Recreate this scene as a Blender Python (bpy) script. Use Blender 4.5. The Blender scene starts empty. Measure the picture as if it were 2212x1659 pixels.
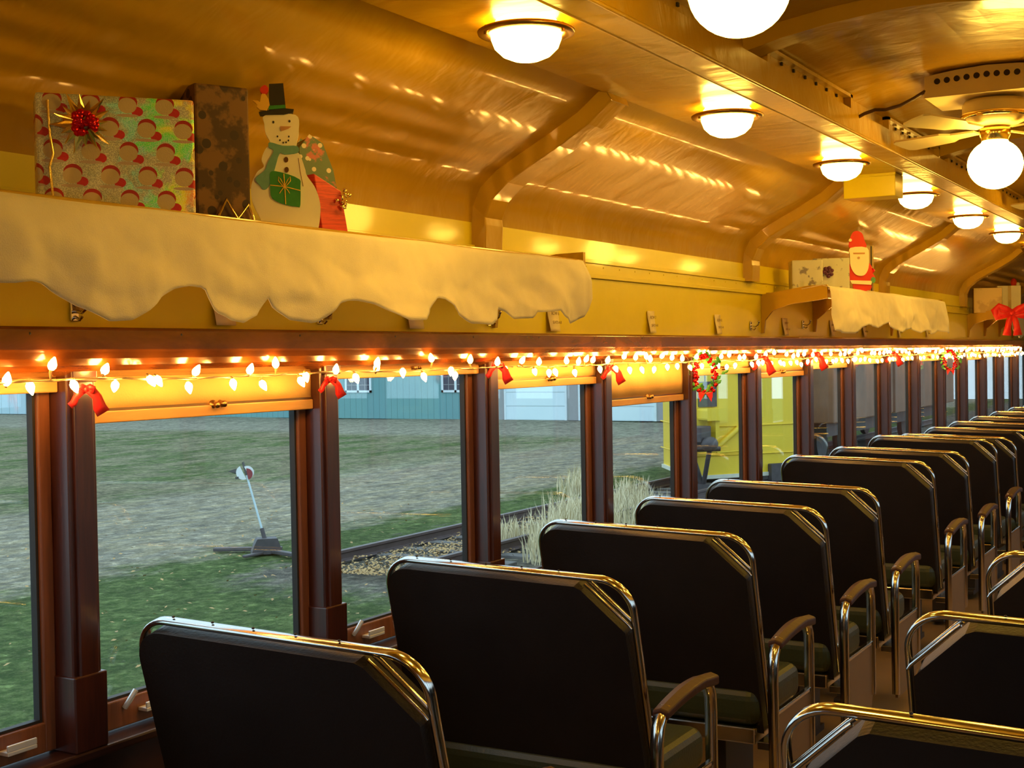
import bpy, math, random
from mathutils import Vector, Matrix, Euler, noise
R_ = math.radians
rnd = random.Random(7)
C = bpy.context.scene.collection
SC = bpy.context.scene
H = 1.72                     # eye height above the floor; all z below are relative to the eye

# ---------------------------------------------------------------- camera
def cam_axes():
    f = 2900.0
    X = Vector((1640, -87.5, f)).normalized()
    dn = Vector((.017, 1, .02055)); dn = (dn - X * dn.dot(X)).normalized()
    U = -dn
    Y = U.cross(X)
    if Y.x > 0: Y = -Y
    return X, Y, U
_X, _Y, _U = cam_axes()
cd = bpy.data.cameras.new('camera'); cam = bpy.data.objects.new('camera', cd); C.objects.link(cam)
cd.sensor_width = 36; cd.lens = 2900 / 2212 * 36; cd.clip_start = .05; cd.clip_end = 400
right = Vector((_X[0], _Y[0], _U[0])); down = Vector((_X[1], _Y[1], _U[1])); fwd = Vector((_X[2], _Y[2], _U[2]))
m = Matrix((right, -down, -fwd)).transposed().to_4x4(); m.translation = (0, 0, H)
cam.matrix_world = m
SC.camera = cam
# ---------------------------------------------------------------- light and exposure
SC.view_settings.view_transform = 'Standard'; SC.view_settings.look = 'None'
SC.view_settings.gamma = 1; SC.view_settings.use_curve_mapping = False
SC.view_settings.exposure = 0.0
W = bpy.data.worlds.new('dusk_sky'); SC.world = W; W.use_nodes = True
wn = W.node_tree; bg = wn.nodes['Background']
bg.inputs[0].default_value = (.64, .84, 1.0, 1); bg.inputs[1].default_value = 2.1
LAMP_COL = (1.0, .60, .085); LAMP_E = 46.0; GLOBE_E = 42.0
BULB_COL = (1.0, .50, .10); BULB_E = 110.0

# ---------------------------------------------------------------- materials
class NT:
    def __init__(s, name):
        s.m = bpy.data.materials.new(name); s.m.use_nodes = True
        s.t = s.m.node_tree; s.b = s.t.nodes['Principled BSDF']; s.out = s.t.nodes['Material Output']
    def n(s, typ, ins=None, **kw):
        nd = s.t.nodes.new(typ)
        for k, v in kw.items(): setattr(nd, k, v)
        for k, v in (ins or {}).items(): s.set(nd.inputs[k], v)
        return nd
    def set(s, sock, v):
        if isinstance(v, bpy.types.NodeSocket): s.t.links.new(v, sock)
        elif isinstance(v, bpy.types.Node): s.t.links.new(v.outputs[0], sock)
        else:
            if isinstance(v, (tuple, list)) and len(v) == 3 and sock.type == 'RGBA': v = (*v, 1)
            sock.default_value = v
    def math(s, op, a, b=0.0, c=None):
        nd = s.n('ShaderNodeMath', operation=op); s.set(nd.inputs[0], a); s.set(nd.inputs[1], b)
        if c is not None: s.set(nd.inputs[2], c)
        return nd.outputs[0]
    def mix(s, f, a, b, blend='MIX'):
        nd = s.n('ShaderNodeMix', data_type='RGBA', blend_type=blend)
        s.set(nd.inputs[0], f); s.set(nd.inputs[6], a); s.set(nd.inputs[7], b); return nd.outputs[2]
    def sm(s, v, a, b):     # smooth 0..1 between a and b
        nd = s.n('ShaderNodeMapRange', interpolation_type='SMOOTHSTEP'); s.set(nd.inputs[0], v)
        nd.inputs[1].default_value = a; nd.inputs[2].default_value = b; return nd.outputs[0]
    def noise(s, vec, scale, detail=3, rough=.5, dist=0):
        nd = s.n('ShaderNodeTexNoise'); 
        if vec is not None: s.set(nd.inputs['Vector'], vec)
        nd.inputs['Scale'].default_value = scale; nd.inputs['Detail'].default_value = detail
        nd.inputs['Roughness'].default_value = rough; nd.inputs['Distortion'].default_value = dist
        return nd.outputs[0]
    def obj(s): return s.n('ShaderNodeTexCoord').outputs['Object']
    def scaled(s, v, sc):
        nd = s.n('ShaderNodeMapping'); s.set(nd.inputs[0], v); nd.inputs[3].default_value = sc; return nd.outputs[0]
    def bump(s, h, strength=.2, dist=.01):
        nd = s.n('ShaderNodeBump'); nd.inputs['Strength'].default_value = strength; nd.inputs['Distance'].default_value = dist
        s.set(nd.inputs['Height'], h); s.t.links.new(nd.outputs[0], s.b.inputs['Normal'])
    def p(s, **kw):
        names = dict(color='Base Color', rough='Roughness', metal='Metallic', spec='Specular IOR Level', coat='Coat Weight',
                     coatr='Coat Roughness', em='Emission Color', es='Emission Strength', trans='Transmission Weight', ior='IOR', alpha='Alpha', sheen='Sheen Weight')
        for k, v in kw.items(): s.set(s.b.inputs[names[k]], v)
        return s.m
def simple(name, col, rough=.5, metal=0., var=.12, vs=8., bump=0., bs=60., **kw):
    t = NT(name); o = t.obj(); nz = t.noise(o, vs, 4)
    dark = tuple(c * (1 - var) for c in col); lite = tuple(min(1, c * (1 + var)) for c in col)
    c = t.mix(nz, dark, lite)
    if bump: t.bump(t.noise(o, bs, 3), bump)
    return t.p(color=c, rough=rough, metal=metal, **kw)
def wood(name, a, b, rough=.35, scale=(3, 30, 30), **kw):
    t = NT(name); o = t.scaled(t.obj(), scale)
    nz = t.noise(o, 1.5, 6, .6, .6); r = t.sm(nz, .3, .7)
    t.bump(nz, .06)
    return t.p(color=t.mix(r, a, b), rough=rough, **kw)
def emis(name, col, e):
    t = NT(name); return t.p(color=(.8, .8, .8), em=col, es=e, rough=.3)
M = {}
def paint(name, col, wav=.25):
    t = NT(name); o = t.obj()
    nz = t.noise(o, 3.0, 4); big = t.noise(t.scaled(o, (1.3, .8, .8)), 5.5, 3, .5, .4); fine = t.noise(o, 45, 2)
    c = t.mix(nz, tuple(x * .86 for x in col), tuple(min(1, x * 1.1) for x in col))
    t.bump(t.math('ADD', t.math('MULTIPLY', big, 1.0), t.math('MULTIPLY', fine, .02)), wav, .02)
    return t.p(color=c, rough=.32, spec=.25, coat=.30, coatr=.07)
M['ceil'] = paint('glossy_ochre_ceiling_paint', (.48, .275, .010), .5)
M['wallpaint'] = paint('glossy_ochre_wall_paint', (.74, .60, .014), .12)
M['mahog'] = wood('varnished_mahogany_lit', (.11, .026, .004), (.21, .060, .008), .22, (2, 30, 6), spec=.5, coat=.5, coatr=.08)  # lighter than the uprights: light falling on the rail is put into the colour
M['mahogv'] = wood('varnished_mahogany_upright', (.030, .007, .005), (.062, .014, .008), .36, (30, 30, 2), spec=.5, coat=.3, coatr=.15)
M['mahogd'] = wood('dark_mahogany_dado', (.018, .006, .004), (.045, .012, .007), .4, (2, 30, 6))
M['stile'] = wood('worn_brown_sash_wood', (.14, .045, .017), (.22, .075, .03), .4, (30, 30, 2))
M['gasket'] = simple('black_sash_gasket', (.015, .012, .012), .6)
M['shade'] = simple('tan_shade_cloth', (.58, .36, .11), .75, vs=5, var=.22, bump=.1, bs=200)
M['slat'] = wood('shade_hem_slat', (.42, .22, .06), (.52, .29, .09), .45, (2, 20, 20))
M['chrome'] = simple('worn_chrome', (.60, .585, .56), .15, 1., var=.08, vs=20)
M['alum'] = simple('dull_aluminium', (.80, .80, .80), .5, .6)
M['brass'] = simple('dull_bronze', (.32, .18, .07), .35, 1.)
M['vinyl'] = simple('dark_green_black_vinyl', (.015, .0115, .0115), .42, var=.3, vs=6, bump=.12, bs=120, spec=.2)
M['vinyls'] = simple('dark_olive_seat_vinyl', (.035, .042, .018), .38, var=.3, vs=6, bump=.12, bs=120, spec=.4)
M['arm'] = simple('brown_moulded_arm_pad', (.045, .015, .008), .5, var=.2, spec=.3)
M['pedestal'] = simple('dark_painted_steel', (.03, .022, .018), .5)
M['armpanel'] = simple('tan_enamel_panel', (.16, .095, .042), .4, var=.15)
M['floor'] = simple('tan_linoleum', (.24, .15, .065), .4, var=.25, vs=4)
M['cloth'] = simple('unbleached_white_cloth', (.84, .74, .60), .85, var=.1, vs=14, bump=.25, bs=420, sheen=.3)
M['lamp'] = emis('lit_opal_glass', LAMP_COL, LAMP_E)
M['globe'] = emis('lit_globe_glass', LAMP_COL, GLOBE_E)
M['bulb'] = emis('lit_mini_bulb', BULB_COL, BULB_E)
M['wire'] = simple('clear_coated_wire', (.62, .42, .2), .35)
M['cream'] = simple('cream_enamel', (.62, .50, .26), .4)
M['hole'] = simple('dark_hole', (.02, .01, .005), .8)
M['cable'] = simple('brown_cable', (.07, .03, .015), .5)
M['paper'] = simple('off_white_card', (.80, .68, .42), .7, var=.05)
M['ink'] = simple('grey_ink', (.20, .13, .06), .8)
M['red'] = simple('red_ribbon', (.75, .012, .012), .45, var=.25, vs=30, sheen=.2)
M['redfelt'] = simple('red_paint', (.72, .035, .015), .6, var=.12)
M['redfoil'] = simple('red_foil', (.7, .01, .02), .2, .7, vs=60, var=.4)
M['goldfoil'] = simple('gold_foil', (.9, .66, .25), .18, 1., vs=40)
M['leaf'] = simple('glossy_green_leaf', (.06, .30, .06), .3, vs=40, var=.4)
M['white'] = simple('cream_white_paint', (.92, .84, .64), .6, var=.06)
M['black'] = simple('black_paint', (.03, .025, .02), .5)
M['teal'] = simple('teal_paint', (.16, .36, .30), .6, vs=60, var=.2)
M['green'] = simple('green_paint', (.04, .26, .05), .6, vs=60, var=.2)
M['yellow'] = simple('yellow_paint', (.85, .50, .06), .6)
M['orange'] = simple('carrot_orange_paint', (.55, .28, .12), .6)
M['steel'] = simple('weathered_steel', (.10, .085, .09), .6, .3, vs=10, var=.4)
M['rail'] = simple('rusty_rail_steel', (.11, .075, .075), .5, .3, vs=6, var=.3)
M['tie'] = wood('weathered_tie', (.10, .09, .09), (.20, .18, .17), .9, (20, 2, 20))
M['locoy'] = simple('safety_yellow_paint', (.93, .64, .035), .5, vs=1.2, var=.10)
M['locow'] = simple('dirty_white_paint', (.75, .75, .62), .6)
M['boxcar'] = simple('brown_freight_paint', (.27, .155, .10), .7, vs=2, var=.4)
M['mast'] = simple('pale_blue_white_mast', (.55, .68, .75), .5)
M['disc'] = simple('white_target_paint', (.85, .88, .92), .5, var=.03)
M['discr'] = simple('dark_red_target_paint', (.30, .03, .05), .5)
def glass():
    t = NT('window_glass')
    lw = t.n('ShaderNodeLayerWeight', {'Blend': .5}); fr = t.math('ADD', t.math('MULTIPLY', t.math('POWER', lw.outputs['Facing'], 5.0), .94), .055); tr = t.n('ShaderNodeBsdfTransparent', {'Color': (.93, .97, .96)})
    gl = t.n('ShaderNodeBsdfGlossy', {'Color': (1, 1, 1), 'Roughness': .01}); mx = t.n('ShaderNodeMixShader')
    t.set(mx.inputs[0], t.math('MINIMUM', fr, 1.0)); t.t.links.new(tr.outputs[0], mx.inputs[1]); t.t.links.new(gl.outputs[0], mx.inputs[2])
    t.t.links.new(mx.outputs[0], t.out.inputs[0]); return t.m
M['glass'] = glass()
def siding(name, a, b, period, axis=1, rough=.6):
    t = NT(name); o = t.obj(); sp = t.n('ShaderNodeSeparateXYZ', {0: o})
    w = t.math('PINGPONG', sp.outputs[axis], period); g = t.sm(w, 0, period * .14)
    nz = t.noise(t.scaled(o, (.3, .3, .3)), 2, 4)
    c = t.mix(g, tuple(x * .72 for x in a), t.mix(nz, a, b)); t.bump(g, .3, .02)
    return t.p(color=c, rough=rough)
M['shed'] = siding('teal_metal_siding', (.13, .31, .33), (.17, .38, .40), .15)
M['shedpale'] = siding('pale_blue_siding', (.42, .60, .68), (.5, .66, .74), .3)
M['garage'] = simple('grey_tan_stucco', (.36, .37, .38), .8)
M['gdoor'] = siding('white_sectional_door', (.72, .88, .95), (.78, .92, .98), .27, 2)
M['wframe'] = simple('white_window_frame', (.75, .85, .9), .5)
M['wdark'] = simple('dark_window_glass', (.06, .06, .09), .15)

def ground_mat():
    t = NT('mixed_grass_and_gravel'); o = t.obj(); sp = t.n('ShaderNodeSeparateXYZ', {0: o}); X, Y = sp.outputs[0], sp.outputs[1]
    n1 = t.noise(o, .35, 4, .6); n2 = t.noise(t.scaled(o, (1.0, 2.2, 1)), 1.4, 5, .65); n3 = t.sm(t.noise(o, 7, 6, .8), .36, .64); n4 = t.noise(o, 22, 3, .8)
    Yd = t.math('ADD', Y, t.math('MULTIPLY', t.math('SUBTRACT', n2, .5), 2.4)); Xd = t.math('ADD', X, t.math('MULTIPLY', t.math('SUBTRACT', n2, .5), 2.5))
    grass = t.mix(n3, (.07, .125, .035), (.22, .30, .11)); grass = t.mix(t.sm(n4, .58, .78), grass, (.38, .38, .22))
    gravel = t.mix(n3, (.27, .26, .22), (.60, .56, .47)); gravel = t.mix(t.sm(n4, .6, .75), gravel, (.60, .60, .56))
    dry = t.mix(n3, (.20, .20, .13), (.50, .45, .30)); dry = t.mix(t.sm(n4, .6, .75), dry, (.6, .56, .44))
    tan = t.mix(n3, (.42, .37, .25), (.76, .68, .50))
    streak = t.noise(t.scaled(o, (.5, 1.8, 1)), 2.0, 6, .75)
    path = t.mix(t.sm(streak, .42, .6), gravel, tan)
    path = t.mix(t.sm(streak, .62, .74), path, dry); path = t.mix(t.sm(n2, .66, .8), path, grass)
    far = t.mix(t.sm(t.noise(t.scaled(o, (.25, .5, 1)), 1.5, 6, .75), .44, .62), dry, grass)
    c = t.mix(t.sm(Yd, 11.6, 12.6), grass, path)
    c = t.mix(t.sm(t.math('ADD', Yd, t.math('MULTIPLY', X, .06)), 18.3, 20.5), c, far)
    farg = t.math('MULTIPLY', t.sm(Xd, 35.5, 38), t.sm(Yd, 12, 15))
    c = t.mix(farg, c, gravel)
    lawn = t.math('MULTIPLY', t.sm(t.math('MULTIPLY', Xd, -1), -11.8, -11.0), t.sm(Yd, 12.3, 11.3)); c = t.mix(t.sm(t.math('MULTIPLY', t.math('SUBTRACT', Yd, 12.0), -1), 0, .6), c, grass)
    bed = t.math('MULTIPLY', t.sm(Xd, 11.2, 12.2), t.sm(t.math('MULTIPLY', Yd, -1), -10.9, -10.3))
    ballast = t.mix(n3, (.13, .12, .11), (.36, .33, .28)); ballast = t.mix(t.sm(n4, .6, .72), ballast, (.48, .44, .36))
    c = t.mix(bed, c, ballast)
    near = t.math('MULTIPLY', t.sm(t.math('MULTIPLY', Yd, -1), -7.8, -7.2), 1.0); c = t.mix(near, c, grass)
    bl = t.noise(t.scaled(o, (1.0, 1.5, 1)), 1.8, 7, .75); c = t.mix(t.sm(bl, .35, .62), t.mix(1.0, c, (.78, .76, .72), 'MULTIPLY'), t.mix(1.0, c, (1.30, 1.25, 1.15), 'MULTIPLY'))
    t.bump(t.math('ADD', n3, n4), .9, .08)
    return t.p(color=c, rough=.95, spec=.1)
M['ground'] = ground_mat()

def foil_wrap():
    t = NT('holographic_silver_wrap'); o = t.obj(); sp = t.n('ShaderNodeSeparateXYZ', {0: o}); x, z = sp.outputs[0], sp.outputs[2]
    px, pz = .083, .055
    row = t.math('FLOOR', t.math('DIVIDE', z, pz)); off = t.math('MULTIPLY', t.math('MODULO', t.math('ABSOLUTE', row), 2.0), .5)
    u = t.math('SUBTRACT', t.math('FRACT', t.math('ADD', t.math('DIVIDE', x, px), t.math('ADD', off, 10.2))), .5)
    v = t.math('SUBTRACT', t.math('FRACT', t.math('ADD', t.math('DIVIDE', z, pz), 10.0)), .5)
    def disc(cu, cv, ru, rv):
        a = t.math('DIVIDE', t.math('SUBTRACT', u, cu), ru); b = t.math('DIVIDE', t.math('SUBTRACT', v, cv), rv)
        return t.math('LESS_THAN', t.math('ADD', t.math('MULTIPLY', a, a), t.math('MULTIPLY', b, b)), 1.0)
    sparkle = t.n('ShaderNodeTexVoronoi', {'Scale': 420.}); t.set(sparkle.inputs['Vector'], o)
    hue = t.n('ShaderNodeHueSaturation', {'Saturation': 1.0, 'Value': 1.0})
    band = t.noise(t.scaled(o, (1, 1, 1)), 9.0, 3, .6, 1.2)
    ramp = t.n('ShaderNodeValToRGB'); t.set(ramp.inputs[0], t.math('ADD', t.math('MULTIPLY', x, 1.5), t.math('MULTIPLY', band, .9)))
    cr = ramp.color_ramp; cr.elements[0].position = .30; cr.elements[0].color = (.42, .42, .34, 1)
    cr.elements[1].position = .95; cr.elements[1].color = (.8, .2, .12, 1)
    for pz_, cc in ((.42, (.30, .36, .30, 1)), (.50, (.25, .75, .8, 1)), (.60, (.10, 1, .15, 1)), (.72, (1, 1, .02, 1)), (.84, (1, .45, .1, 1))):
        e = cr.elements.new(pz_); e.color = cc
    patch = t.sm(t.noise(o, 14, 3, .6), .42, .55)
    silver = t.mix(patch, (.46, .44, .36), ramp.outputs[0])
    bright = t.mix(t.sm(sparkle.outputs['Distance'], .25, .7), silver, t.mix(.35, silver, (1, 1, .8), 'ADD'))  # rainbow sheen and glints of the foil put into the base colour
    red1 = disc(0.02, .14, .25, .34); face = disc(0.0, .0, .25, .33); red2 = disc(.26, -.24, .16, .2); trim = disc(0, -.42, .30, .07)
    c = t.mix(red1, bright, (.45, .02, .02)); c = t.mix(red2, c, (.6, .02, .03)); c = t.mix(face, c, (.62, .48, .28)); c = t.mix(trim, c, (.6, .45, .35))
    solid = t.math('MAXIMUM', t.math('MAXIMUM', red1, face), red2)
    t.bump(sparkle.outputs['Distance'], .35, .002)
    return t.p(color=c, rough=.42, metal=t.math('MULTIPLY', t.math('SUBTRACT', 1.0, solid), .25))
M['foil'] = foil_wrap()
def wrap(name, base, spot, scale, thr=.55, rough=.4, extra=None):
    t = NT(name); o = t.obj(); v = t.n('ShaderNodeTexVoronoi', {'Scale': scale}); t.set(v.inputs['Vector'], o)
    nz = t.noise(o, scale * .5, 4, .6); f = t.sm(nz, thr - .04, thr + .04)
    c = t.mix(f, base, spot)
    if extra: c = t.mix(t.math('LESS_THAN', v.outputs['Distance'], .28), c, extra)
    return t.p(color=c, rough=rough)
M['wrapgold'] = wrap('bronze_scene_wrap', (.055, .020, .006), (.17, .075, .020), 22, .50, .7, (.03, .01, .006))
M['wrapgreen'] = wrap('green_candy_wrap', (.05, .10, .035), (.45, .07, .05), 40, .6, .4, (.6, .5, .4))
M['wrapwhite'] = wrap('white_snow_wrap', (.60, .60, .52), (.22, .20, .24), 30, .6, .5)
M['wraptan'] = wrap('tan_gold_wrap', (.60, .42, .15), (.45, .3, .1), 8, .5, .4)
M['purple'] = simple('purple_ribbon', (.10, .02, .09), .4)
def redbag():
    t = NT('red_bag_paper'); o = t.scaled(t.obj(), (1, 1, 14)); nz = t.noise(o, 9, 4, .6, .8)
    return t.p(color=t.mix(t.sm(nz, .35, .65), (.45, .015, .008), (.72, .045, .018)), rough=.45)
M['redbag'] = redbag()

# ---------------------------------------------------------------- geometry helpers
class MB:
    def __init__(s): s.v = []; s.f = []; s.m = []; s.sm = []
    def add(s, vs, fs, mi=0, smooth=False):
        b = len(s.v); s.v += [tuple(v) for v in vs]
        for f in fs: s.f.append([b + i for i in f]); s.m.append(mi); s.sm.append(smooth)
        return s
    def box(s, c, d, mi=0, rot=None):
        x, y, z = d[0] / 2, d[1] / 2, d[2] / 2
        vs = [Vector((a * x, b * y, e * z)) for a in (-1, 1) for b in (-1, 1) for e in (-1, 1)]
        if rot is not None: vs = [rot @ v for v in vs]
        return s.add([v + Vector(c) for v in vs], [(0, 1, 3, 2), (4, 6, 7, 5), (0, 4, 5, 1), (2, 3, 7, 6), (0, 2, 6, 4), (1, 5, 7, 3)], mi)
    def bb(s, x0, x1, y0, y1, z0, z1, mi=0): return s.box(((x0 + x1) / 2, (y0 + y1) / 2, (z0 + z1) / 2), (abs(x1 - x0), abs(y1 - y0), abs(z1 - z0)), mi)
    def prism(s, poly, fn, a, b, mi=0, smooth=False, caps=True):
        # poly: 2-D points, fn(u, v, w) -> xyz ; extruded w = a..b
        n = len(poly); vs = [fn(u, v, a) for u, v in poly] + [fn(u, v, b) for u, v in poly]
        s.add(vs, [(i, (i + 1) % n, n + (i + 1) % n, n + i) for i in range(n)], mi, smooth)
        if caps: s.add(vs, [list(range(n))[::-1], list(range(n, 2 * n))], mi)
        return s
    def tube(s, pts, r, n=8, closed=False, mi=0, sec=None, nrm=None):
        # round tube, or a section sec=[(a,b)..] along (nrm, binormal)
        pts = [Vector(p) for p in pts]; L = len(pts); rings = []; prev = None
        for i, p in enumerate(pts):
            a = pts[(i - 1) % L] if (closed or i > 0) else p; b = pts[(i + 1) % L] if (closed or i < L - 1) else p
            t = (b - a).normalized()
            if nrm is not None: u = Vector(nrm); u = (u - t * u.dot(t)).normalized()
            elif prev is None:
                u = t.orthogonal().normalized()
            else: u = (prev - t * prev.dot(t)).normalized()
            prev = u; w = t.cross(u)
            rr = r[i] if isinstance(r, (list, tuple)) else r
            if sec: rings.append([p + u * q[0] + w * q[1] for q in sec])
            else: rings.append([p + (u * math.cos(2 * math.pi * k / n) + w * math.sin(2 * math.pi * k / n)) * rr for k in range(n)])
        k = len(rings[0]); vs = [v for rg in rings for v in rg]; fs = []
        for i in range(L if closed else L - 1):
            j = (i + 1) % L
            for q in range(k): fs.append((i * k + q, i * k + (q + 1) % k, j * k + (q + 1) % k, j * k + q))
        s.add(vs, fs, mi, True)
        if not closed: s.add(vs, [list(range(k))[::-1], [(L - 1) * k + q for q in range(k)]], mi)
        return s
    def lathe(s, prof, c=(0, 0, 0), n=24, mi=0, axis='z', rot=None):
        vs = []; L = len(prof)
        for r, h in prof:
            for k in range(n):
                a = 2 * math.pi * k / n; p = Vector((r * math.cos(a), r * math.sin(a), h))
                if axis == 'x': p = Vector((p.z, p.x, p.y))
                if axis == 'y': p = Vector((p.x, p.z, p.y))
                if rot is not None: p = rot @ p
                vs.append(p + Vector(c))
        fs = [(i * n + k, i * n + (k + 1) % n, (i + 1) * n + (k + 1) % n, (i + 1) * n + k) for i in range(L - 1) for k in range(n)]
        s.add(vs, fs, mi, True)
        if prof[0][0] > 1e-4: s.add(vs[:n], [list(range(n))], mi)
        if prof[-1][0] > 1e-4: s.add(vs[-n:], [list(range(n))], mi)
        return s
    def ell(s, c, r, n=12, mi=0, rot=None):
        if not isinstance(r, (tuple, list)): r = (r, r, r)
        vs = []; mm = max(4, n // 2)
        for i in range(mm + 1):
            th = math.pi * i / mm
            for k in range(n):
                a = 2 * math.pi * k / n; p = Vector((r[0] * math.sin(th) * math.cos(a), r[1] * math.sin(th) * math.sin(a), r[2] * math.cos(th)))
                if rot is not None: p = rot @ p
                vs.append(p + Vector(c))
        return s.add(vs, [(i * n + k, i * n + (k + 1) % n, (i + 1) * n + (k + 1) % n, (i + 1) * n + k) for i in range(mm) for k in range(n)], mi, True)
    def tube_bar(s, a, b, r, n=8, mi=0): return s.tube([a, b], r, n, mi=mi)
    def build(s, name, mat, parent=None, bevel=0, seg=2, loc=None, sub=0, solid=0):
        me = bpy.data.meshes.new(name); me.from_pydata(s.v, [], s.f)
        for mt in (mat if isinstance(mat, (list, tuple)) else [mat]): me.materials.append(M[mt] if isinstance(mt, str) else mt)
        me.polygons.foreach_set('material_index', s.m); me.polygons.foreach_set('use_smooth', s.sm)
        me.validate(); me.update()
        o = bpy.data.objects.new(name, me); C.objects.link(o)
        if parent: o.parent = parent
        else: o.location = (0, 0, H)
        if loc is not None: o.location = loc if parent else (loc[0], loc[1], loc[2] + H)
        if solid: md = o.modifiers.new('solid', 'SOLIDIFY'); md.thickness = solid
        if bevel: md = o.modifiers.new('bevel', 'BEVEL'); md.width = bevel; md.segments = seg; md.limit_method = 'ANGLE'; md.angle_limit = R_(40); md.harden_normals = False
        if sub: md = o.modifiers.new('sub', 'SUBSURF'); md.levels = sub; md.render_levels = sub
        return o
def tag(o, label, cat, group=None, kind=None):
    if label: o['label'] = label
    if cat: o['category'] = cat
    if group: o['group'] = group
    if kind: o['kind'] = kind
    return o
def struct(o): o['kind'] = 'structure'; return o
def thing(name, loc, label, cat, group=None, rz=0, rot=None):
    o = bpy.data.objects.new(name, None); C.objects.link(o); o.empty_display_size = .1
    o.location = (loc[0], loc[1], loc[2] + H); o.rotation_euler = rot if rot else (0, 0, rz)
    return tag(o, label, cat, group)
def copy_tree(o, parent=None):
    c = o.copy(); C.objects.link(c)
    if parent: c.parent = parent
    for ch in [k for k in bpy.data.objects if k.parent == o]: copy_tree(ch, c)
    return c
def place(proto, first, loc, label, rz=None):
    o = proto if first else copy_tree(proto)
    o.location = (loc[0], loc[1], loc[2] + H)
    if rz is not None: o.rotation_euler = (0, 0, rz)
    o['label'] = label; return o
ORD = ['first', 'second', 'third', 'fourth', 'fifth', 'sixth', 'seventh', 'eighth', 'ninth', 'tenth', 'eleventh', 'twelfth', 'thirteenth', 'fourteenth', 'fifteenth', 'sixteenth', 'seventeenth', 'eighteenth']
xyz = lambda u, v, w: (w, u, v)      # profile (Y, z) extruded along X
X0, X1 = -1.6, 18.2; CY = .97
mir = lambda y: 2 * CY - y

# ================================================================ STRUCTURE
FZ = -1.72
struct(MB().bb(X0, X1, mir(2.63), 2.63, FZ - .08, FZ).build('floor', 'floor'))
inner = [(2.58, .50), (2.572, .56), (2.54, .625), (2.47, .682), (2.37, .735), (2.25, .795), (2.13, .862), (2.03, .940), (2.03, .92), (1.595, .92), (1.585, .888), (1.575, .884), (1.475, .884), (1.468, .888),
         (1.475, .98), (1.525, .985), (1.53, 1.055), (1.40, 1.083), (1.25, 1.105), (1.10, 1.118), (.97, 1.122)]
prof = inner + [(mir(y), z) for y, z in inner[-2::-1]]
outer = [(mir(2.72), .50), (mir(2.72), .70), (mir(2.1), 1.12), (mir(1.6), 1.3), (1.6, 1.3), (2.1, 1.12), (2.72, .70), (2.72, .50)]
cm = MB()
n = len(prof); vs = [(X0, y, z) for y, z in prof] + [(X1, y, z) for y, z in prof]
cm.add(vs, [(i, i + 1, n + i + 1, n + i) for i in range(n - 1)], 0, False)
for i in range(7): cm.sm[i] = True; cm.sm[n - 2 - i] = True
no = len(outer); vo = [(X0, y, z) for y, z in outer] + [(X1, y, z) for y, z in outer]
cm.add(vo, [(i, i + 1, no + i + 1, no + i) for i in range(no - 1)], 0)
ceiling = struct(cm.build('ceiling', 'ceil'))
# clerestory vent panels: raised frames with a row of slots, on the inner faces above the beams
k = 0
for xa in (-.1, 3.0 - 1.6, 4.47, 6.15, 7.42, 8.9, 10.4, 11.9, 13.4):
    xb = xa + (1.08 if xa != 1.4 else 2.7)
    p = MB()
    for z0, z1 in ((.985, .997), (1.042, 1.055)): p.bb(xa, xb, 1.50, 1.528, z0, z1)
    for x in (xa, xb - .03): p.bb(x, x + .03, 1.50, 1.528, .985, 1.055)
    q = int((xb - xa) / .14)
    for i in range(q): p.bb(xa + .08 + i * .14, xa + .092 + i * .14, 1.520, 1.527, 1.026, 1.038, 1)
    k += 1; struct(p.build('trim_%d' % (40 + k), ['ceil', 'hole']))
for nm, f in (('trim_55', lambda y: y), ('trim_56', mir)):
    p = MB(); p.tube([(X0, f(1.470), .886), (X1, f(1.470), .886)], .007, 8); p.tube([(X0, f(1.582), .886), (X1, f(1.582), .886)], .005, 8); struct(p.build(nm, 'ceil'))  # beads added along the beam edges to catch a bright highlight line
# ribs over the cove and arches across the clerestory
rib_x = [1.38, 4.36, 7.30, 10.3, 13.3, 16.3]
for i, x in enumerate(rib_x):
    p = MB(); cv = inner[:8]
    cv2 = [(2.535, .40), (2.530, .49)] + [(y - .040 * (1 - j / 14), z - .044) for j, (y, z) in enumerate(cv[1:])]
    for sg in (0, 1):
        a = [(mir(y) if sg else y, z) for y, z in ([(2.58, .40)] + cv)]; b = [(mir(y) if sg else y, z) for y, z in cv2]
        b += [b[-1]] * (len(a) - len(b)); va = []
        for (ya, za), (yb, zb) in zip(a, b): va += [(x - .085, ya, za), (x - .065, yb, zb), (x + .065, yb, zb), (x + .085, ya, za)]
        fs = []
        for j in range(len(a) - 1):
            for q in range(3): fs.append((j * 4 + q, j * 4 + q + 1, j * 4 + 5 + q, j * 4 + 4 + q))
        fs.append((0, 1, 2, 3)); e = (len(a) - 1) * 4; fs.append((e + 3, e + 2, e + 1, e)); p.add(va, fs, 0, False)
    ar = [(1.53, 1.0), (1.40, 1.03), (1.24, 1.055), (1.064, 1.072), (.97, 1.074)]; ar = ar + [(mir(y), z) for y, z in ar[-2::-1]]
    hi = [(y, z + .07) for y, z in ar[::-1]]
    p.prism(ar + hi, xyz, x - .06, x + .06)
    struct(p.build('trim_%d' % (i + 1), 'ceil', bevel=.006))
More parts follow.
